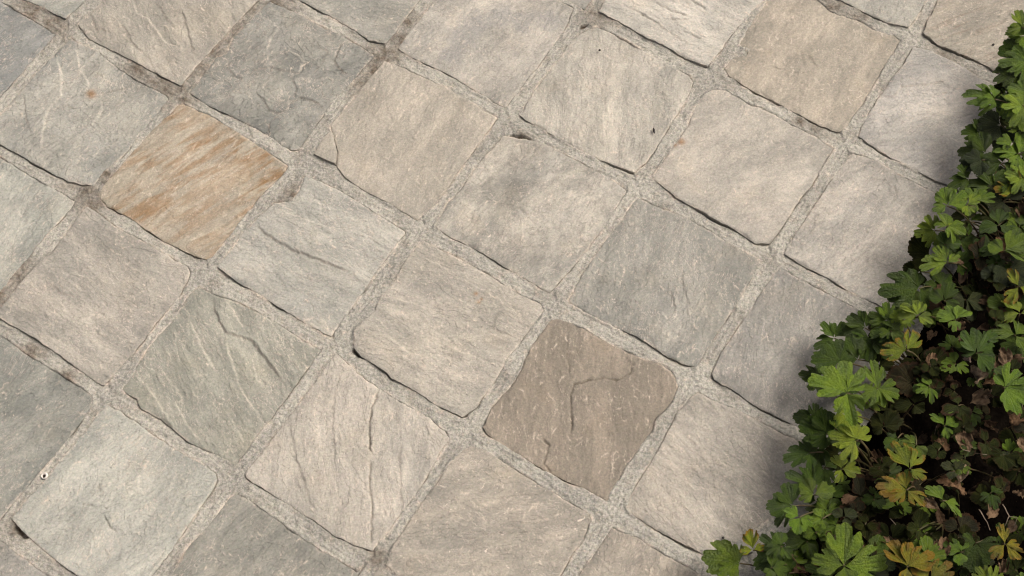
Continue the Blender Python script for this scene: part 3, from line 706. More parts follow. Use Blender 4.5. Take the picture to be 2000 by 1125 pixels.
def mortar():
    V, F, g, la = [], [], [], []
    for a in ((0.00125, 60, 0), (0.0045, 1000, 56)):       # fine in view, coarse further out
        v, f, gg, ll = mortar_patch(*a)
        F.append(f + sum(len(q) for q in V)); V.append(v); g.append(gg); la.append(ll)
    # the level bed runs on under the stones
    c = [grid(-6, -8), grid(7.02, -8), grid(7.02, 14), grid(-6, 14)]
    base = sum(len(q) for q in V)
    V.append(np.array([[p[0], p[1], -0.0165] for p in c])); F.append(np.array([[base, base + 3, base + 2, base + 1]]))
    me = make_mesh('pavement', np.concatenate(V), np.concatenate(F), None, dict(grime=np.concatenate(g + [np.zeros(4)]), edge_highlight=np.concatenate(la + [np.zeros(4)])))
    o = link('pavement', me, MORTAR)
    o['kind'] = 'structure'
    o['label'] = 'mortar bed of the riven sandstone pavement'
    return o
pavement = mortar()
for (key, o) in pavement_parts:
    o.parent = pavement
    extra = {(2, 3): 'stone streaked with rusty orange bands', (5, 3): 'dark brown stone with winding cracks', (2, 2): 'blue-grey stone with flaked ledges', (4, 4): 'pale stone split by a long crack', (3, 1): 'pale stone with grey patches', (3, 4): 'greenish grey stone with a curved ledge', (4, 0): 'palest stone with short dark nicks'}.get(key)
    if extra: o['label'] = extra

# ------------------------------------------------------------------ ground and planting bed
gm = make_mesh('ground', [(-60, -60, -0.06), (60, -60, -0.06), (60, 60, -0.06), (-60, 60, -0.06)], [(0, 1, 2, 3)])
go = link('ground', gm, SOIL); go['kind'] = 'structure'

def bed():
    n, mrows = 150, 300
    a = np.linspace(7.0, 11.5, n); b = np.linspace(-4, 9, mrows)
    A, B = np.meshgrid(a, b)
    c, s = math.cos(YAW), math.sin(YAW)
    X = GX0 + (A * c - B * s) * PITCH; Y = GY0 - (A * s + B * c) * PITCH
    Z = -0.045 + 0.008 * fbm(X * 9, Y * 9, 3, 3) + 0.006 * fbm(X * 60, Y * 60, 4, 4, .6)
    Z = Z - 0.015 * sstep(7.15, 7.0, A)
    I = np.arange(n * mrows).reshape(mrows, n)
    F = np.stack([I[:-1, :-1], I[1:, :-1], I[1:, 1:], I[:-1, 1:]], -1).reshape(-1, 4)
    o = link('planting_bed', make_mesh('planting_bed', np.column_stack([X.ravel(), Y.ravel(), Z.ravel()]), F), SOIL)
    o['kind'] = 'structure'
bed()

# ------------------------------------------------------------------ leaves of the ground cover
def leaflet(seed, width=0.95, lobe=0.24, teeth=11, fold=0.22, droop=0.22, curl=0.0, crumple=0.0, sink=0.055):
    """one toothed, lobed leaflet, base at the origin, one unit long towards +X"""
    r = np.random.RandomState(seed)
    NT_, NR = 61, 12
    th = np.linspace(-width, width, NT_)
    q = th / width
    R0 = 1 - 0.40 * np.abs(q) ** 2.3
    la = 0.36 + 0.04 * r.randn(); lb = -0.36 + 0.04 * r.randn()
    notch = np.exp(-((q - la) / 0.085) ** 2) * (1 + .3 * r.randn()) + np.exp(-((q - lb) / 0.085) ** 2) * (1 + .3 * r.randn())
    warp = q + 0.03 * np.sin(5 * q + r.rand() * 6)
    tooth = np.abs(np.sin(math.pi * teeth * (warp + 1) / 2)) ** 0.55
    R = R0 * (1 - lobe * notch) * (0.925 + 0.085 * tooth) * (1 + 0.05 * np.sin(3 * q + r.rand() * 6))
    rr = np.linspace(0, 1, NR) ** 0.8
    RR, TH = np.meshgrid(rr, th, indexing='ij')
    Rm, R0m = np.broadcast_to(R, RR.shape), np.broadcast_to(R0, RR.shape)
    blend = RR ** 4
    rad = RR * (R0m * 0.92 * (1 - blend) + Rm * blend)
    qm = TH / width
    ang = TH * (0.62 + 0.38 * sstep(0, 0.75, RR))
    x, y = rad * np.cos(ang), rad * np.sin(ang)
    side = np.abs(y)
    z = fold * side - droop * rad ** 2
    veins = np.array([0, la + .28, lb - .28, 0.9, -0.9, .2, -.2])
    vd = np.abs(qm[..., None] - veins).min(-1)
    z = z + sink * rad * (sstep(0, 0.16, vd) - 0.5) * 0.5
    z = z + 0.05 * RR ** 2 * np.sin(6 * qm + r.rand() * 6) + 0.035 * RR ** 3 * np.sin(11 * qm + r.rand() * 6)
    if crumple:
        z = z + crumple * fbm(x * 3 + seed, y * 3, seed, 3); x = x + 0.4 * crumple * fbm(x * 4, y * 4 + seed, seed + 1, 2)
    if curl:
        rho = 1.0 / curl
        y2 = np.sin(y / rho) * rho; z = z + (1 - np.cos(y / rho)) * rho; y = y2
    vein = np.exp(-(vd * (0.4 + RR) / 0.035) ** 2) * sstep(0.02, .15, RR)
    vein[:, ] *= (1 - 0.5 * RR)
    edge = np.maximum(RR ** 2.2, np.abs(qm) ** 6 * sstep(.15, .5, RR))
    I = np.arange(NR * NT_).reshape(NR, NT_)
    F = np.stack([I[:-1, :-1], I[1:, :-1], I[1:, 1:], I[:-1, 1:]], -1).reshape(-1, 4)
    return make_mesh('leaflet', np.column_stack([x.ravel(), y.ravel(), z.ravel()]), F, None, dict(vein=vein.ravel(), edge=edge.ravel()))

rl = random.Random(11)
LFT = [leaflet(200 + k, rl.uniform(.8, 1.05), rl.uniform(.26, .5), rl.choice([7, 8, 9, 10]), rl.uniform(.15, .6), rl.uniform(-.05, .5)) for k in range(16)]
LFT_DEEP = [leaflet(300 + k, rl.uniform(.62, .85), rl.uniform(.42, .6), rl.choice([7, 8, 9]), rl.uniform(.1, .4), rl.uniform(.0, .35)) for k in range(6)]
LFT_ROUND = [leaflet(400 + k, rl.uniform(.9, 1.1), rl.uniform(.05, .14), rl.choice([11, 12, 13]), rl.uniform(.05, .3), rl.uniform(.0, .3)) for k in range(6)]
for me in LFT + LFT_DEEP + LFT_ROUND: me.materials.append(LEAF)
DRYM = [leaflet(500 + k, rl.uniform(.6, .95), rl.uniform(.1, .3), 9, rl.uniform(.1, .5), rl.uniform(-.3, .5), rl.uniform(1.2, 4.2), rl.uniform(.10, .3)) for k in range(9)]
for me in DRYM: me.materials.append(DRY)

# class: colour, colour spread, turned margin, height range, leaflet shapes
CLS = {
 'b': ((.095, .155, .012), .18, 0.0, LFT),          # fresh green
 'B': ((.140, .195, .016), .15, 0.0, LFT),          # lightest green
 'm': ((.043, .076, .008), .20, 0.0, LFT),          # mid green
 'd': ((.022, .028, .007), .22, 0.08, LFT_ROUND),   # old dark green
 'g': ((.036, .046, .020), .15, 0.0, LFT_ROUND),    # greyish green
 'y': ((.130, .170, .010), .15, 0.22, LFT_DEEP),    # green with yellowing margins
 'o': ((.165, .155, .010), .15, 0.42, LFT_DEEP),    # turning orange
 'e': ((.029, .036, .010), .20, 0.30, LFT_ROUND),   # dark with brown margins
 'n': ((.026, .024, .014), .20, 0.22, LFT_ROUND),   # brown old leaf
}
LEAVES = []   # x, y, class, height(m), [(angle, length px)...]
def lf(x, y, c, z, *a): LEAVES.append((x, y, c, z, list(a)))
# lower edge
lf(1446, 1100, 'b', .045, (172, 78), (215, 48), (108, 42)); lf(1471, 1074, 'y', .06, (98, 42), (185, 26), (20, 22))
lf(1528, 1081, 'm', .055, (130, 58), (198, 62), (235, 56), (5, 20)); lf(1577, 1057, 'm', .045, (165, 46), (270, 32), (70, 36))
lf(1648, 1105, 'b', .085, (91, 82), (4, 100), (172, 62), (275, 50)); lf(1634, 1028, 'b', .05, (190, 46), (120, 34), (240, 30))
lf(1548, 988, 'm', .055, (105, 48), (170, 52), (222, 50)); lf(1590, 966, 'b', .06, (130, 36), (15, 42), (195, 30))
lf(1582, 884, 'm', .05, (190, 54), (110, 36), (260, 34)); lf(1588, 948, 'm', .045, (152, 52), (96, 42), (38, 46))
lf(1674, 1000, 'n', .05, (172, 56), (60, 30), (260, 34)); lf(1682, 972, 'n', .035, (110, 62), (203, 50), (30, 40))
lf(1620, 1008, 'm', .035, (150, 44), (250, 40), (60, 34)); lf(1600, 1088, 'm', .035, (140, 40), (200, 40), (260, 40))
lf(1700, 1090, 'm', .05, (60, 52), (150, 44), (250, 44)); lf(1620, 1130, 'm', .05, (150, 50), (80, 46), (210, 50))
# along the bottom, inner
lf(1777, 915, 'y', .085, (128, 62), (64, 54), (-38, 38)); lf(1771, 957, 'o', .08, (168, 62), (100, 46), (-48, 46), (215, 40))
lf(1842, 978, 'b', .075, (124, 44), (-22, 44), (265, 14)); lf(1772, 1107, 'o', .085, (114, 62), (76, 50), (24, 64), (250, 40))
lf(1808, 1090, 'b', .07, (70, 50), (120, 40), (10, 40)); lf(1815, 1132, 'o', .08, (32, 56), (120, 44), (-30, 40))
lf(1907, 1060, 'm', .06, (264, 58), (-14, 48), (175, 34)); lf(1935, 1142, 'B', .075, (130, 44), (60, 38), (200, 40))
lf(1963, 1063, 'o', .085, (97, 42), (222, 40), (-50, 42), (-4, 28)); lf(1960, 888, 'd', .05, (262, 52), (205, 48), (-50, 50), (150, 40))
lf(1925, 866, 'e', .045, (250, 48), (-20, 52), (100, 40)); lf(1872, 1035, 'n', .05, (28, 62), (150, 40), (-60, 44))
lf(1795, 1030, 'd', .045, (-30, 46), (200, 40), (80, 44)); lf(1735, 995, 'd', .035, (-40, 44), (150, 40), (60, 40))
lf(1690, 1030, 'e', .04, (-40, 40), (140, 34)); lf(1885, 895, 'e', .05, (70, 34), (-100, 32), (160, 34))
lf(1850, 905, 'd', .03, (110, 36), (-20, 40), (220, 36)); lf(1800, 990, 'd', .03, (-60, 44), (40, 40), (180, 40))
lf(1855, 1010, 'd', .03, (100, 50), (-10, 44), (220, 40)); lf(1740, 1050, 'd', .035, (150, 50), (30, 44), (250, 40))
lf(1765, 1080, 'd', .03, (160, 44), (60, 40), (-60, 40)); lf(1990, 990, 'd', .03, (200, 44), (90, 40), (-20, 40))
lf(1930, 1035, 'd', .03, (170, 50), (60, 40), (290, 44)); lf(1990, 1040, 'd', .04, (0, 40), (120, 40), (240, 40))
lf(1940, 960, 'n', .04, (140, 46), (30, 44), (260, 44)); lf(1990, 920, 'd', .04, (190, 40), (60, 44), (290, 40))
lf(1700, 985, 'd', .025, (0, 44), (120, 44), (240, 40)); lf(1720, 940, 'd', .03, (150, 44), (20, 40), (270, 40))
lf(1985, 1115, 'd', .04, (160, 44), (60, 40), (260, 40)); lf(1870, 1110, 'd', .03, (100, 44), (-10, 40), (210, 44))
# middle
lf(1654, 767, 'b', .09, (87, 76), (163, 82), (267, 66), (40, 44)); lf(1713, 758, 'b', .08, (102, 54), (218, 46), (-62, 34), (-10, 50))
lf(1642, 706, 'm', .055, (172, 60), (125, 50), (60, 44)); lf(1676, 702, 'm', .045, (110, 50), (175, 40), (35, 46))
lf(1702, 662, 'm', .045, (255, 52), (190, 46), (320, 46)); lf(1757, 642, 'm', .06, (192, 58), (140, 44), (240, 40))
lf(1771, 684, 'y', .08, (58, 50), (187, 54), (140, 32)); lf(1782, 747, 'n', .04, (165, 62), (110, 58), (220, 50), (60, 40))
lf(1615, 847, 'm', .065, (102, 50), (162, 56), (35, 36), (225, 38)); lf(1673, 860, 'B', .075, (172, 52), (232, 52), (110, 40), (50, 36))
lf(1605, 870, 'm', .04, (110, 40), (180, 44), (260, 40)); lf(1726, 833, 'd', .05, (38, 48), (128, 38), (-4, 50), (200, 30))
lf(1785, 790, 'd', .04, (60, 46), (170, 44), (-60, 40)); lf(1590, 820, 'm', .035, (165, 40), (240, 36), (80, 36))
lf(1600, 740, 'm', .035, (160, 44), (230, 40), (90, 30)); lf(1630, 660, 'm', .035, (130, 40), (200, 44), (60, 40))
lf(1690, 640, 'm', .05, (130, 46), (190, 44), (60, 40)); lf(1640, 890, 'd', .035, (250, 40), (160, 36), (-20, 44))
lf(1825, 707, 'e', .055, (82, 46), (0, 46), (215, 36)); lf(1814, 738, 'e', .045, (-78, 34), (198, 38), (130, 34))
lf(1907, 690, 'm', .065, (128, 54), (58, 46), (-42, 44), (170, 30)); lf(1961, 757, 'b', .085, (48, 60), (-72, 60), (-20, 50), (110, 34))
lf(1983, 655, 'b', .06, (163, 50), (60, 40), (-60, 40)); lf(1992, 672, 'm', .05, (190, 42), (80, 40), (-70, 40))
lf(1872, 792, 'e', .055, (212, 50), (-76, 46), (108, 34)); lf(1866, 625, 'b', .08, (100, 52), (150, 36), (55, 44), (250, 26))
lf(1740, 780, 'd', .03, (200, 44), (100, 40), (-40, 44)); lf(1760, 850, 'd', .025, (60, 44), (180, 44), (-70, 40))
lf(1935, 820, 'd', .03, (110, 40), (220, 44), (-30, 40)); lf(1850, 850, 'd', .025, (190, 40), (60, 44), (-50, 40))
lf(1895, 760, 'd', .03, (60, 44), (180, 40), (-60, 44)); lf(1985, 860, 'd', .035, (160, 44), (60, 44), (260, 40))
lf(1950, 690, 'd', .035, (-30, 40), (90, 44), (210, 40)); lf(1790, 700, 'd', .035, (0, 42), (110, 40), (230, 40))
# upper middle
lf(1851, 513, 'b', .075, (186, 54), (124, 40), (28, 28)); lf(1792, 617, 'B', .08, (122, 44), (180, 40), (-28, 30), (75, 34))
lf(1735, 625, 'b', .06, (160, 40), (95, 36), (220, 44)); lf(1795, 563, 'm', .06, (192, 78), (140, 52), (100, 40), (-60, 40))
lf(1816, 500, 'd', .045, (140, 62), (195, 42), (230, 46)); lf(1850, 441, 'b', .08, (-10, 42), (95, 34), (-70, 34), (185, 26))
lf(1850, 402, 'b', .07, (105, 40), (195, 30), (30, 44)); lf(1826, 450, 'B', .065, (120, 34), (190, 40), (250, 36))
lf(1905, 392, 'b', .06, (110, 32), (240, 28), (20, 40)); lf(1950, 440, 'm', .055, (75, 42), (-30, 40), (190, 40))
lf(1962, 490, 'b', .075, (30, 56), (-15, 50), (150, 34)); lf(1915, 500, 'n', .05, (60, 52), (150, 46), (250, 40))
lf(1960, 540, 'd', .05, (175, 44), (250, 52), (80, 40)); lf(1972, 527, 'g', .06, (25, 44), (-60, 48), (220, 44))
lf(1940, 482, 'm', .055, (165, 40), (215, 34)); lf(1886, 585, 'g', .05, (-52, 50), (-5, 44), (200, 36))
lf(1990, 560, 'y', .065, (230, 46), (120, 40), (-20, 40)); lf(1965, 600, 'm', .05, (230, 46), (150, 40), (30, 44)); lf(1992, 612, 'B', .06, (190, 44), (110, 46), (0, 40))
lf(1838, 560, 'm', .045, (80, 40), (-20, 36), (200, 40)); lf(1808, 585, 'm', .045, (70, 36), (190, 36), (-50, 40))
lf(1822, 615, 'd', .04, (-10, 42), (90, 40), (230, 36)); lf(1905, 578, 'd', .04, (10, 44), (130, 40), (250, 36))
lf(1870, 470, 'm', .035, (80, 40), (-20, 44), (200, 40)); lf(1900, 440, 'd', .03, (40, 44), (160, 40), (-70, 40))
lf(1800, 530, 'd', .03, (160, 44), (240, 40), (80, 40)); lf(1930, 420, 'd', .035, (20, 44), (140, 44), (260, 40))
lf(1770, 590, 'm', .04, (170, 40), (110, 36), (240, 36)); lf(1860, 580, 'd', .025, (100, 40), (-20, 40), (210, 40))
lf(1925, 650, 'd', .03, (150, 44), (30, 40), (260, 44)); lf(1990, 730, 'd', .03, (100, 44), (220, 44), (-20, 40))
# top
lf(2004, 68, 'b', .07, (188, 46), (135, 42), (250, 36)); lf(1996, 52, 'B', .08, (100, 38), (30, 40), (200, 28))
lf(2003, 106, 'm', .055, (186, 60), (130, 40), (240, 44)); lf(2006, 120, 'b', .07, (186, 52), (120, 40), (260, 44))
lf(1988, 138, 'm', .06, (197, 52), (120, 40), (265, 44)); lf(1943, 193, 'b', .07, (160, 58), (96, 36), (214, 34))
lf(1998, 206, 'B', .08, (190, 48), (120, 40), (245, 44)); lf(2004, 182, 'b', .075, (140, 40), (200, 44), (60, 40))
lf(2008, 222, 'b', .07, (190, 40), (250, 40), (100, 40)); lf(1955, 245, 'g', .05, (215, 56), (150, 44), (280, 52))
lf(1915, 262, 'm', .045, (170, 38), (100, 34), (250, 40)); lf(1925, 300, 'm', .05, (170, 52), (110, 44), (235, 44))
lf(1918, 312, 'g', .055, (200, 46), (250, 40), (150, 36)); lf(1893, 350, 'm', .045, (205, 44), (130, 34), (260, 34))
lf(1940, 368, 'm', .05, (160, 48), (100, 46), (30, 48)); lf(1988, 300, 'b', .06, (170, 42), (60, 40), (250, 36))
lf(1958, 318, 'm', .055, (185, 46), (90, 40), (-30, 40)); lf(1985, 372, 'y', .06, (105, 44), (170, 44), (30, 44))
lf(1998, 348, 'B', .065, (150, 38), (230, 36), (60, 36)); lf(1960, 392, 'g', .045, (160, 46), (40, 48), (250, 40))
lf(1975, 255, 'd', .035, (200, 44), (90, 44), (-30, 44)); lf(1965, 175, 'd', .03, (180, 44), (60, 44), (-60, 44))
lf(1950, 290, 'd', .03, (160, 44), (40, 44), (270, 44)); lf(1915, 372, 'd', .03, (170, 40), (90, 36), (260, 40))
lf(1985, 430, 'd', .03, (60, 44), (180, 44), (-60, 44)); lf(2000, 160, 'm', .04, (190, 44), (100, 40), (270, 40))
rf = random.Random(21)
EDGE = [(1990, 60), (1950, 120), (1925, 190), (1915, 250), (1905, 310), (1880, 365), (1845, 420), (1815, 470), (1805, 540), (1760, 590), (1700, 630), (1640, 690), (1620, 760), (1605, 830), (1590, 880), (1570, 930), (1545, 990), (1510, 1040), (1480, 1090)]
for k, (x, y) in enumerate(EDGE):
    for q in range(4):
        f = rf.random(); n_ = EDGE[min(k + 1, len(EDGE) - 1)]
        xx, yy = x + (n_[0] - x) * f + rf.uniform(12, 85), y + (n_[1] - y) * f + rf.uniform(-8, 30)
        a = rf.uniform(0, 360); sz = rf.uniform(26, 42); c = rf.choice('mmmbd' if q < 3 else 'bBm')
        lf(xx, yy, c, rf.uniform(.02, .045) if q < 3 else rf.uniform(.05, .075), (a, sz), (a + rf.uniform(75, 115), sz * rf.uniform(.7, .95)), (a - rf.uniform(75, 115), sz * rf.uniform(.7, .95)))
# bed outside the photograph's edge
def fill(n, xr, yr):
    k = 0
    while k < n:
        x, y = rf.uniform(*xr), rf.uniform(*yr)
        if to_grid(ground([(x, y)]))[0, 0] < 6.95: continue
        k += 1
        c = rf.choice('bbmmmddyeg'); z = {'b': .075, 'm': .055, 'd': .035, 'y': .08, 'e': .045, 'g': .05}[c] + rf.uniform(-.01, .01)
        a = rf.uniform(0, 360); s = rf.uniform(42, 60)
        lf(x, y, c, z, (a, s), (a + rf.uniform(85, 115), s * rf.uniform(.75, .95)), (a - rf.uniform(85, 115), s * rf.uniform(.75, .95)))
for k in range(125):
    while True:
        x, y = rf.uniform(1600, 2010), rf.uniform(60, 1130)
        if to_grid(ground([(x, y)]))[0, 0] > 7.15: break
    c = rf.choice('dddeegmmnb'); a = rf.uniform(0, 360); sz = rf.uniform(22, 36)
    lf(x, y, c, rf.uniform(.032, .06), (a, sz), (a + rf.uniform(75, 115), sz * rf.uniform(.7, .95)), (a - rf.uniform(75, 115), sz * rf.uniform(.7, .95)))
fill(70, (2030, 2330), (-80, 1180))
fill(34, (1420, 2050), (1165, 1330))
fill(10, (1990, 2300), (-160, 0))
fill(150, (2330, 2950), (-250, 1500))
fill(90, (1250, 2350), (1320, 1650))
fill(40, (2050, 2950), (-520, -160))

# each clump: crown place on the ground plan, label
CLUMPS = [
 ((1985, 75), 'clump of fresh green leaves in the top right corner, highest of the bed'),
 ((1985, 190), 'clump with light green leaflets reaching over the stone edge near the top right'),
 ((1950, 300), 'shaded clump of rounded greyish green leaves below the topmost clumps'),
 ((1960, 375), 'clump with pale and yellow-edged leaves at the right edge above the middle'),
 ((1870, 430), 'small clump of bright crinkled leaves jutting over the stone, beside a dark shaded gap'),
 ((1985, 525), 'clump of mixed pale, grey and brown leaves at the right edge of the bed'),
 ((1835, 545), 'clump with a long leaf pointing left like a blade over the joint'),
 ((1855, 625), 'clump with two light green maple-like leaves among dry litter'),
 ((1955, 680), 'clump of dark veined leaves with dry leaves around it at the right'),
 ((1700, 690), 'clump of broad mid green leaves at the bed edge above the largest leaf'),
 ((1790, 730), 'clump of dull dark leaves with brown margins in the middle of the bed'),
 ((1975, 770), 'clump with a large pale-veined green leaf cut by the right edge'),
 ((1670, 780), 'clump carrying the largest bright green leaf of the bed, beside the stones'),
 ((1750, 830), 'sparse clump of dark greyish leaves in deep shade'),
 ((1880, 830), 'sparse clump of very dark leaves with reddish edges in the shaded middle'),
 ((1630, 880), 'clump of crinkled light green leaves hugging the stone edge below the largest leaf'),
 ((1790, 945), 'clump with deeply cut yellow and orange tinted leaves in the lower middle'),
 ((1960, 930), 'shaded clump of dark fan-shaped leaves at the lower right edge'),
 ((1590, 985), 'dense clump of mid green rounded leaves at the bed edge'),
 ((1690, 1010), 'clump of brown withered leaves between green clumps'),
 ((1860, 1010), 'clump with a small bright three-part leaf above a big brown leaf'),
 ((1510, 1085), 'lowest-left clump whose pointed leaves creep out over the pavement'),
 ((1650, 1095), 'clump of large smooth green leaves spreading at the bottom edge'),
 ((1785, 1110), 'clump of orange and green leaves at the bottom edge'),
 ((1945, 1075), 'clump with one small orange star-like leaf in the bottom right corner'),
 ((2120, 60), 'clump beyond the right edge'), ((2150, 260), 'clump beyond the right edge'), ((2150, 460), 'clump beyond the right edge'), ((2150, 660), 'clump beyond the right edge'), ((2150, 860), 'clump beyond the right edge'), ((2150, 1060), 'clump beyond the right edge'),
 ((1560, 1230), 'clump beyond the bottom edge'), ((1750, 1240), 'clump beyond the bottom edge'), ((1950, 1240), 'clump beyond the bottom edge'),
 ((2080, -90), 'clump beyond the top right corner')]
CLUMPS += [((x_, y_), 'clump beyond the edge') for x_ in (2400, 2600, 2800) for y_ in (-100, 150, 400, 650, 900, 1150, 1400)] + [((x_, y_), 'clump beyond the edge') for x_ in (1350, 1550, 1750, 1950, 2150) for y_ in (1380, 1560)] + [((x_, y_), 'clump beyond the edge') for x_ in (2150, 2400, 2700) for y_ in (-250, -420)]
plants = []
for (c, lab) in CLUMPS:
    p = ground([c], -0.02)[0]
    g = to_grid(np.array([p]))[0]
    if g[0] < 7.2: p = grid(7.2, g[1])
    o = link('ground_cover_plant', None, loc=(p[0], p[1], -0.02))
    o.empty_display_size = 0.01
    lab2 = lab if 'beyond' not in lab else 'toothed green ground cover plant growing outside the picture'
    tag(o, lab2, 'plant', 'ground cover plants in the bed')
    plants.append((np.array(c), p, o))

RL = random.Random(77)
def jit(c, s):
    k = 1 + RL.uniform(-s, s); w = RL.uniform(-.08, .08)
    return (c[0] * k * (1 + w), c[1] * k, c[2] * k * (1 - w))
for q_, (x, y, cls, z, parts) in enumerate(LEAVES):
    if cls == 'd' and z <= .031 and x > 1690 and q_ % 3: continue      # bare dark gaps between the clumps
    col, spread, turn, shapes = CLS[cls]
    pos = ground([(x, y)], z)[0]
    sc_ = px_size((x, y), z)
    k = min(range(len(plants)), key=lambda q: np.hypot(*(plants[q][0] - (x, y))))
    _, base, po = plants[k]
    # stalk from the crown up to where the leaflets meet
    a = np.array([pos[0], pos[1], z])
    b = np.array([base[0] + RL.uniform(-.012, .012), base[1] + RL.uniform(-.012, .012), -0.02])
    dist = np.linalg.norm(a[:2] - b[:2])
    if dist > 0.06:
        b[:2] = a[:2] + (b[:2] - a[:2]) * 0.06 / dist
        g = to_grid(b[None, :2])[0]
        if g[0] < 7.06: b[:2] = grid(7.06, g[1])
    mid = b * 0.45 + a * 0.55 + np.array([0, 0, 0.3 * (a[2] - b[2])])
    tt = np.linspace(0, 1, 7)[:, None]
    path = (1 - tt) ** 2 * b + 2 * (1 - tt) * tt * mid + tt ** 2 * a
    path[-1, 2] -= 0.0006
    Vp, Qp, Tp = tube(path - a, np.linspace(0.0011, 0.0007, 7), 5)
    me = make_mesh('leaf', Vp, Qp, Tp); me.materials.append(STALK)
    leaf = link('leaf', me, None, po)
    leaf.location = Vector(a) - Vector(po.location)
    lc = jit(col, spread)
    if cls in 'no': leaf['label'] = 'withered brown leaf' if cls == 'n' else 'leaf turning orange'
    amt = 0.22 if cls in 'bBmyo' else 0.5
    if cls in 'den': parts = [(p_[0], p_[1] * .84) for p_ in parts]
    T0 = Matrix.Rotation(RL.uniform(-amt, amt) + 0.06, 3, 'X') @ Matrix.Rotation(RL.uniform(-amt, amt), 3, 'Y')
    mean = np.mean([q[1] for q in parts])
    for (ang, ln) in parts:
        sh = shapes
        if cls in 'bm' and RL.random() < .2: sh = LFT_ROUND
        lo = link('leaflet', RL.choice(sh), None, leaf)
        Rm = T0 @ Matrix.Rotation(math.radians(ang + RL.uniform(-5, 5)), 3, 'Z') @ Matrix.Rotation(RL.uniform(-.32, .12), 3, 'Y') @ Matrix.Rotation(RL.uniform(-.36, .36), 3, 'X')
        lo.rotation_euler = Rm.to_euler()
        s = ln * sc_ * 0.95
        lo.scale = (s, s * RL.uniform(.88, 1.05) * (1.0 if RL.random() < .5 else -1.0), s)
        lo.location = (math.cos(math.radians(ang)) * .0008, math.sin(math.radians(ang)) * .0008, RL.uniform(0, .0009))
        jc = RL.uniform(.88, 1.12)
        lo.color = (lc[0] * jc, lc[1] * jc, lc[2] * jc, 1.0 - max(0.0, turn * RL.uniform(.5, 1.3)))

for (_, _, o) in plants:
    if not any(q.parent == o for q in COL.objects): bpy.data.objects.remove(o, do_unlink=True)

# ------------------------------------------------------------------ dry leaves, twigs and other small things
DRYS = [(1950, 337, 95, 34, .045, 2, 'orange-brown curled dry leaf like a small star on the upper shaded leaves'), (1866, 518, 200, 34, .05, 1, None), (1826, 598, 170, 36, .045, 1, None), (1838, 571, 190, 26, .04, 1, None),
 (1954, 478, -70, 34, .06, 2, None), (1962, 505, -40, 30, .055, 3, 'pale tan shrivelled leaf strip at the right, beside a dark round leaf'), (1948, 612, -35, 44, .045, 2, None), (1925, 585, 150, 28, .04, 1, None), (1990, 572, 90, 30, .05, 2, None), (1996, 420, 100, 36, .05, 2, None), (1994, 510, 60, 30, .05, 3, None),
 (1884, 672, -60, 36, .045, 2, None), (1903, 732, 100, 38, .05, 3, 'bright tan dry leaf standing upright right of the middle'), (1889, 701, 140, 18, .055, 4, 'small white dry leaf scrap above the bright tan one'), (1960, 702, 110, 38, .05, 2, None), (1948, 718, 60, 30, .045, 2, None), (1934, 740, 40, 36, .045, 2, None), (1912, 778, 30, 40, .05, 2, 'crumpled reddish brown dry leaf rolled into a ball'), (1926, 768, 80, 28, .055, 3, None), (1860, 742, 10, 34, .035, 1, None),
 (1930, 832, -40, 32, .035, 1, None), (1882, 862, -85, 40, .045, 2, None), (1836, 848, 90, 34, .03, 1, None), (1840, 868, -30, 30, .035, 2, None), (1988, 828, 20, 40, .05, 2, 'wide brown dry leaf cut by the right edge'), (1997, 868, 90, 30, .05, 3, None), (1985, 708, 0, 30, .045, 2, None), (1996, 655, 40, 30, .05, 2, None), (1818, 705, 60, 26, .05, 2, None), (1925, 640, 10, 34, .035, 1, None), (1875, 640, 30, 26, .03, 1, None),
 (1846, 940, 200, 32, .04, 2, None), (1880, 928, 60, 36, .045, 3, 'tan dry leaf with a pale edge in the lower right of the bed'), (1868, 953, -15, 34, .04, 2, None), (1823, 982, 130, 34, .05, 3, None), (1835, 1006, -80, 28, .035, 1, None), (1936, 998, 60, 34, .045, 2, 'rounded brown dry leaf beside a forked twig'), (1716, 897, 120, 30, .035, 1, None), (1688, 1066, -60, 34, .045, 2, None), (1728, 1062, 160, 32, .04, 2, None), (1838, 1075, 70, 42, .045, 2, None), (1960, 1112, 70, 30, .05, 2, None), (1992, 962, 110, 28, .045, 2, None), (1822, 885, -50, 28, .03, 1, None),
 (1562, 1112, 20, 34, .035, 1, None), (1606, 1112, 150, 36, .035, 1, None), (1522, 1122, 70, 26, .035, 2, None), (1660, 975, 200, 32, .045, 1, None), (1735, 905, 100, 30, .03, 0, None), (1765, 870, 0, 28, .02, 0, None), (1900, 960, 20, 30, .03, 0, None), (1975, 1030, 60, 30, .04, 1, None), (1905, 850, 160, 26, .03, 1, None), (1855, 690, 120, 28, .04, 1, None), (1990, 780, 60, 30, .035, 1, None), (1820, 660, 30, 26, .03, 1, None), (1880, 545, 60, 30, .035, 0, None), (1700, 930, 20, 30, .025, 0, None), (1800, 860, 40, 26, .02, 0, None), (1950, 870, 130, 28, .03, 1, None)]
DCOL = [(.06, .040, .025), (.15, .098, .058), (.26, .172, .10), (.42, .30, .19), (.55, .44, .36)]
RD = random.Random(5)
SHORT = ['topmost corner clump', 'second highest clump', 'shaded greyish green clump', 'yellow-edged clump above the middle', 'bright crinkled clump', 'pale clump at right', 'clump with the blade-like leaf', 'maple-like light green leaves', 'dark veined clump at the right', 'broad mid green clump', 'brown-margined dull clump', 'large pale-veined leaf', 'largest green leaf', 'dark greyish shaded clump', 'darkest clump in the middle', 'crinkled clump at the stone edge', 'yellow and orange tinted clump', 'dark fan-shaped leaves', 'dense rounded clump at the bed edge', 'withered brown clump', 'small bright three-part leaf', 'lowest-left clump', 'large smooth leaves at the bottom', 'orange clump at the bottom edge', 'small orange star-like leaf']
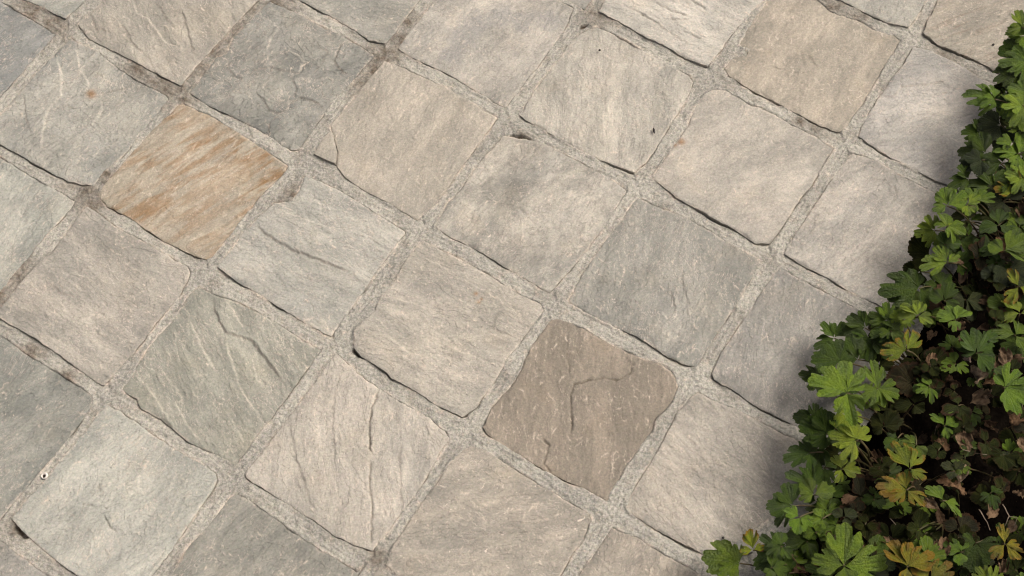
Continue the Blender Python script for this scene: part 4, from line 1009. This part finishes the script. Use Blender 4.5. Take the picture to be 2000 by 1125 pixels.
near_of = lambda x, y: min(range(len(SHORT)), key=lambda q: math.hypot(CLUMPS[q][0][0] - x, CLUMPS[q][0][1] - y))
BY = {}
for d in DRYS:
    if d[6] is None: BY.setdefault(near_of(d[0], d[1]), []).append((d[1], d[0]))
for v in BY.values(): v.sort()
def dry_label(x, y, c):
    k = near_of(x, y); v = BY[k]; n = v.index((y, x))
    tone = ['dark brown', 'brown', 'reddish brown', 'tan', 'whitish'][c]
    place = 'beside' if len(v) == 1 else ['upper one beside', 'lower one beside'][n] if len(v) == 2 else ['topmost beside', 'second from top beside', 'third from top beside', 'fourth from top beside', 'fifth from top beside', 'sixth from top beside'][n]
    return tone + ' curled dry leaf, ' + place + ' the ' + SHORT[k]
for (x, y, a, ln, z, c, lab) in DRYS:
    z += .004; p = ground([(x, y)], z)[0]; s = px_size((x, y), z) * ln * 1.12
    o = link('dry_leaf', RD.choice(DRYM))
    o.location = (p[0], p[1], z)
    ar = math.radians(a)
    o.location.x -= math.cos(ar) * s * .5; o.location.y -= math.sin(ar) * s * .5
    o.rotation_euler = (Matrix.Rotation(ar, 3, 'Z') @ Matrix.Rotation(RD.uniform(-.5, .3), 3, 'Y') @ Matrix.Rotation(RD.uniform(-.7, .7), 3, 'X')).to_euler()
    o.scale = (s, s * .85, s)
    o.color = jit(DCOL[c], .15) + (1.0,)
    tag(o, lab or dry_label(x, y, c), 'dry leaf', 'dry brown leaves lying among the plants')

def twig(pts, rad, lab, name='twig', z=.05):
    P3 = []
    for (x, y, dz) in pts:
        g = ground([(x, y)], z + dz)[0]; P3.append((g[0], g[1], z + dz))
    P3 = np.array(P3); t = np.linspace(0, len(P3) - 1, len(P3) * 3 - 2); P3 = np.column_stack([np.interp(t, np.arange(len(P3)), P3[:, k]) for k in range(3)])
    rr = np.random.RandomState(int(pts[0][0])); P3[1:-1] += rr.randn(len(P3) - 2, 3) * rad * 0.2
    c = P3[0].copy()
    Vp, Qp, Tp = tube(P3 - c, np.linspace(rad, rad * .55, len(P3)), 6)
    o = link(name, make_mesh(name, Vp, Qp, Tp), TWIG, None, tuple(c))
    tag(o, lab, 'twig', 'dry twigs in the bed')
    return o, c
twig([(1829, 832, 0), (1823, 858, .004), (1818, 886, 0)], .0004, 'thin straight upright twig in the dark middle of the bed', z=.03)
twig([(1880, 878, .004), (1905, 885, .0), (1928, 888, .003)], .0005, 'pale twig lying level under the dark leaves at lower right', z=.05)
twig([(1912, 995, .0), (1920, 1008, .004), (1928, 1020, .0), (1934, 1036, .002)], .0006, 'whitish crooked twig beside the big brown leaf', z=.055)
o, c0 = twig([(1958, 985, .0), (1971, 1008, .005), (1962, 1028, .0)], .0007, 'brown forked twig above the small orange leaf', z=.045)
g = ground([(1986, 1012), (1982, 1028)], .048); q = ground([(1971, 1008)], .05)[0]
Vp, Qp, Tp = tube(np.array([[q[0], q[1], .049], [g[0][0], g[0][1], .049], [g[1][0], g[1][1], .045]]) - c0, [.0006, .0005, .0003], 6)
link('side_shoot', make_mesh('side_shoot', Vp, Qp, Tp), TWIG, o)
twig([(1738, 1012, 0), (1750, 1025, .003)], .0005, 'short thin pale stalk among dark leaves left of the orange leaf', z=.045)
twig([(1552, 1108, 0), (1560, 1112, .004), (1566, 1120, 0)], .0005, 'tiny white twig near the bottom edge among brown leaves', z=.03)

def small_solid(name, ring_px, z0, h, mat, lab, cat):
    R = ground(ring_px, z0); c = R.mean(0); n = len(R)
    V = [(p[0], p[1], -.001) for p in R - c] + [(p[0], p[1], h) for p in (R - c) * .97] + [(p[0], p[1], h * 1.12) for p in (R - c) * .75]
    Q = [(k, (k + 1) % n, n + (k + 1) % n, n + k) for k in range(n)] + [(n + k, n + (k + 1) % n, 2 * n + (k + 1) % n, 2 * n + k) for k in range(n)]
    V.append((0, 0, h * 1.1)); Tt = [(2 * n + k, 2 * n + (k + 1) % n, 3 * n) for k in range(n)]
    o = link(name, make_mesh(name, V, Q, Tt, smooth=False), mat, None, (c[0], c[1], z0))
    tag(o, lab, cat); return o
CHIP = stone_material(90, (160, 156, 148), 0.4, .2)
small_solid('stone_chip', [(1434, 1066), (1440, 1058), (1446, 1055), (1458, 1062), (1468, 1070), (1470, 1080), (1455, 1084), (1440, 1078)], .001, .0035, CHIP, 'flat grey stone flake lying on the pavement beside the lowest leaves', 'stone')

# tiny white hollow ring stuck in a joint at the left
def ring():
    p = ground([(87, 930)])[0]; n, k = 26, 8; V, Q = [], []
    for a in range(n):
        w = 2 * math.pi * a / n
        for b in range(k):
            v = 2 * math.pi * b / k
            rr = .0026 + (.0009 + .0003 * math.sin(w + 1)) * math.cos(v)
            V.append((rr * math.cos(w), rr * math.sin(w), .0016 * math.sin(v)))
            Q.append((a * k + b, ((a + 1) % n) * k + b, ((a + 1) % n) * k + (b + 1) % k, a * k + (b + 1) % k))
    o = link('hollow_ring', make_mesh('hollow_ring', V, Q), SHELL, None, (p[0], p[1], .0004))
    o.rotation_euler = (.12, -.1, 0)
    m = 20; V = [(0.0024 * math.cos(2 * math.pi * a / m), 0.0024 * math.sin(2 * math.pi * a / m), -.0004) for a in range(m)] + [(0, 0, -.0008)]
    link('hole_shade', make_mesh('hole_shade', V, None, [(a, (a + 1) % m, m) for a in range(m)]), SEED_HOLE, o)  # dark disc standing in for the shade inside the ring's hole
    tag(o, 'tiny white hollow ring lodged in the mortar joint at the lower left', 'ring')
ring()

def seed(x, y, lx, ly, ang, lab):
    p = ground([(x, y)])[0]; s = px_size((x, y), 0); V, Q = [], []
    n, k = 10, 8
    for a in range(n + 1):
        t = a / n; w = math.sin(math.pi * t) ** .7
        for b in range(k):
            v = 2 * math.pi * b / k
            V.append(((t - .5) * lx * s, w * ly * s * .5 * math.cos(v), w * ly * s * .4 * math.sin(v)))
    for a in range(n):
        for b in range(k): Q.append((a * k + b, (a + 1) * k + b, (a + 1) * k + (b + 1) % k, a * k + (b + 1) % k))
    o = link('seed', make_mesh('seed', V, Q), SEED_HOLE, None, (p[0], p[1], .0030)); o.rotation_euler = (0, 0, math.radians(ang))
    tag(o, lab, 'seed', 'dark seeds on the stones')
seed(1277, 258, 15, 5, 100, 'dark elongated seed on the pale stone near the top middle')
seed(1171, 101, 5, 5, 0, 'round dark speck of seed near the upper corner of the pale streaked stone')
seed(1412, 1052, 6, 5, 30, 'small dark seed on the stone beside the lowest leaves')
seed(1939, 90, 5, 5, 0, 'small dark seed on the reddish stone at the top right')
fr = small_solid('stone_fragment', [(613, 303), (624, 285), (637, 266), (648, 256), (651, 266), (659, 297), (656, 322), (640, 316), (625, 309)], -.001, .0026, bpy.data.materials['sandstone_%02d' % (1 + [k for k, _ in pavement_parts].index((3, 2)))], 'x', None)
del fr['label']; fr['label'] = 'broken corner of a stone'; fr.parent = pavement
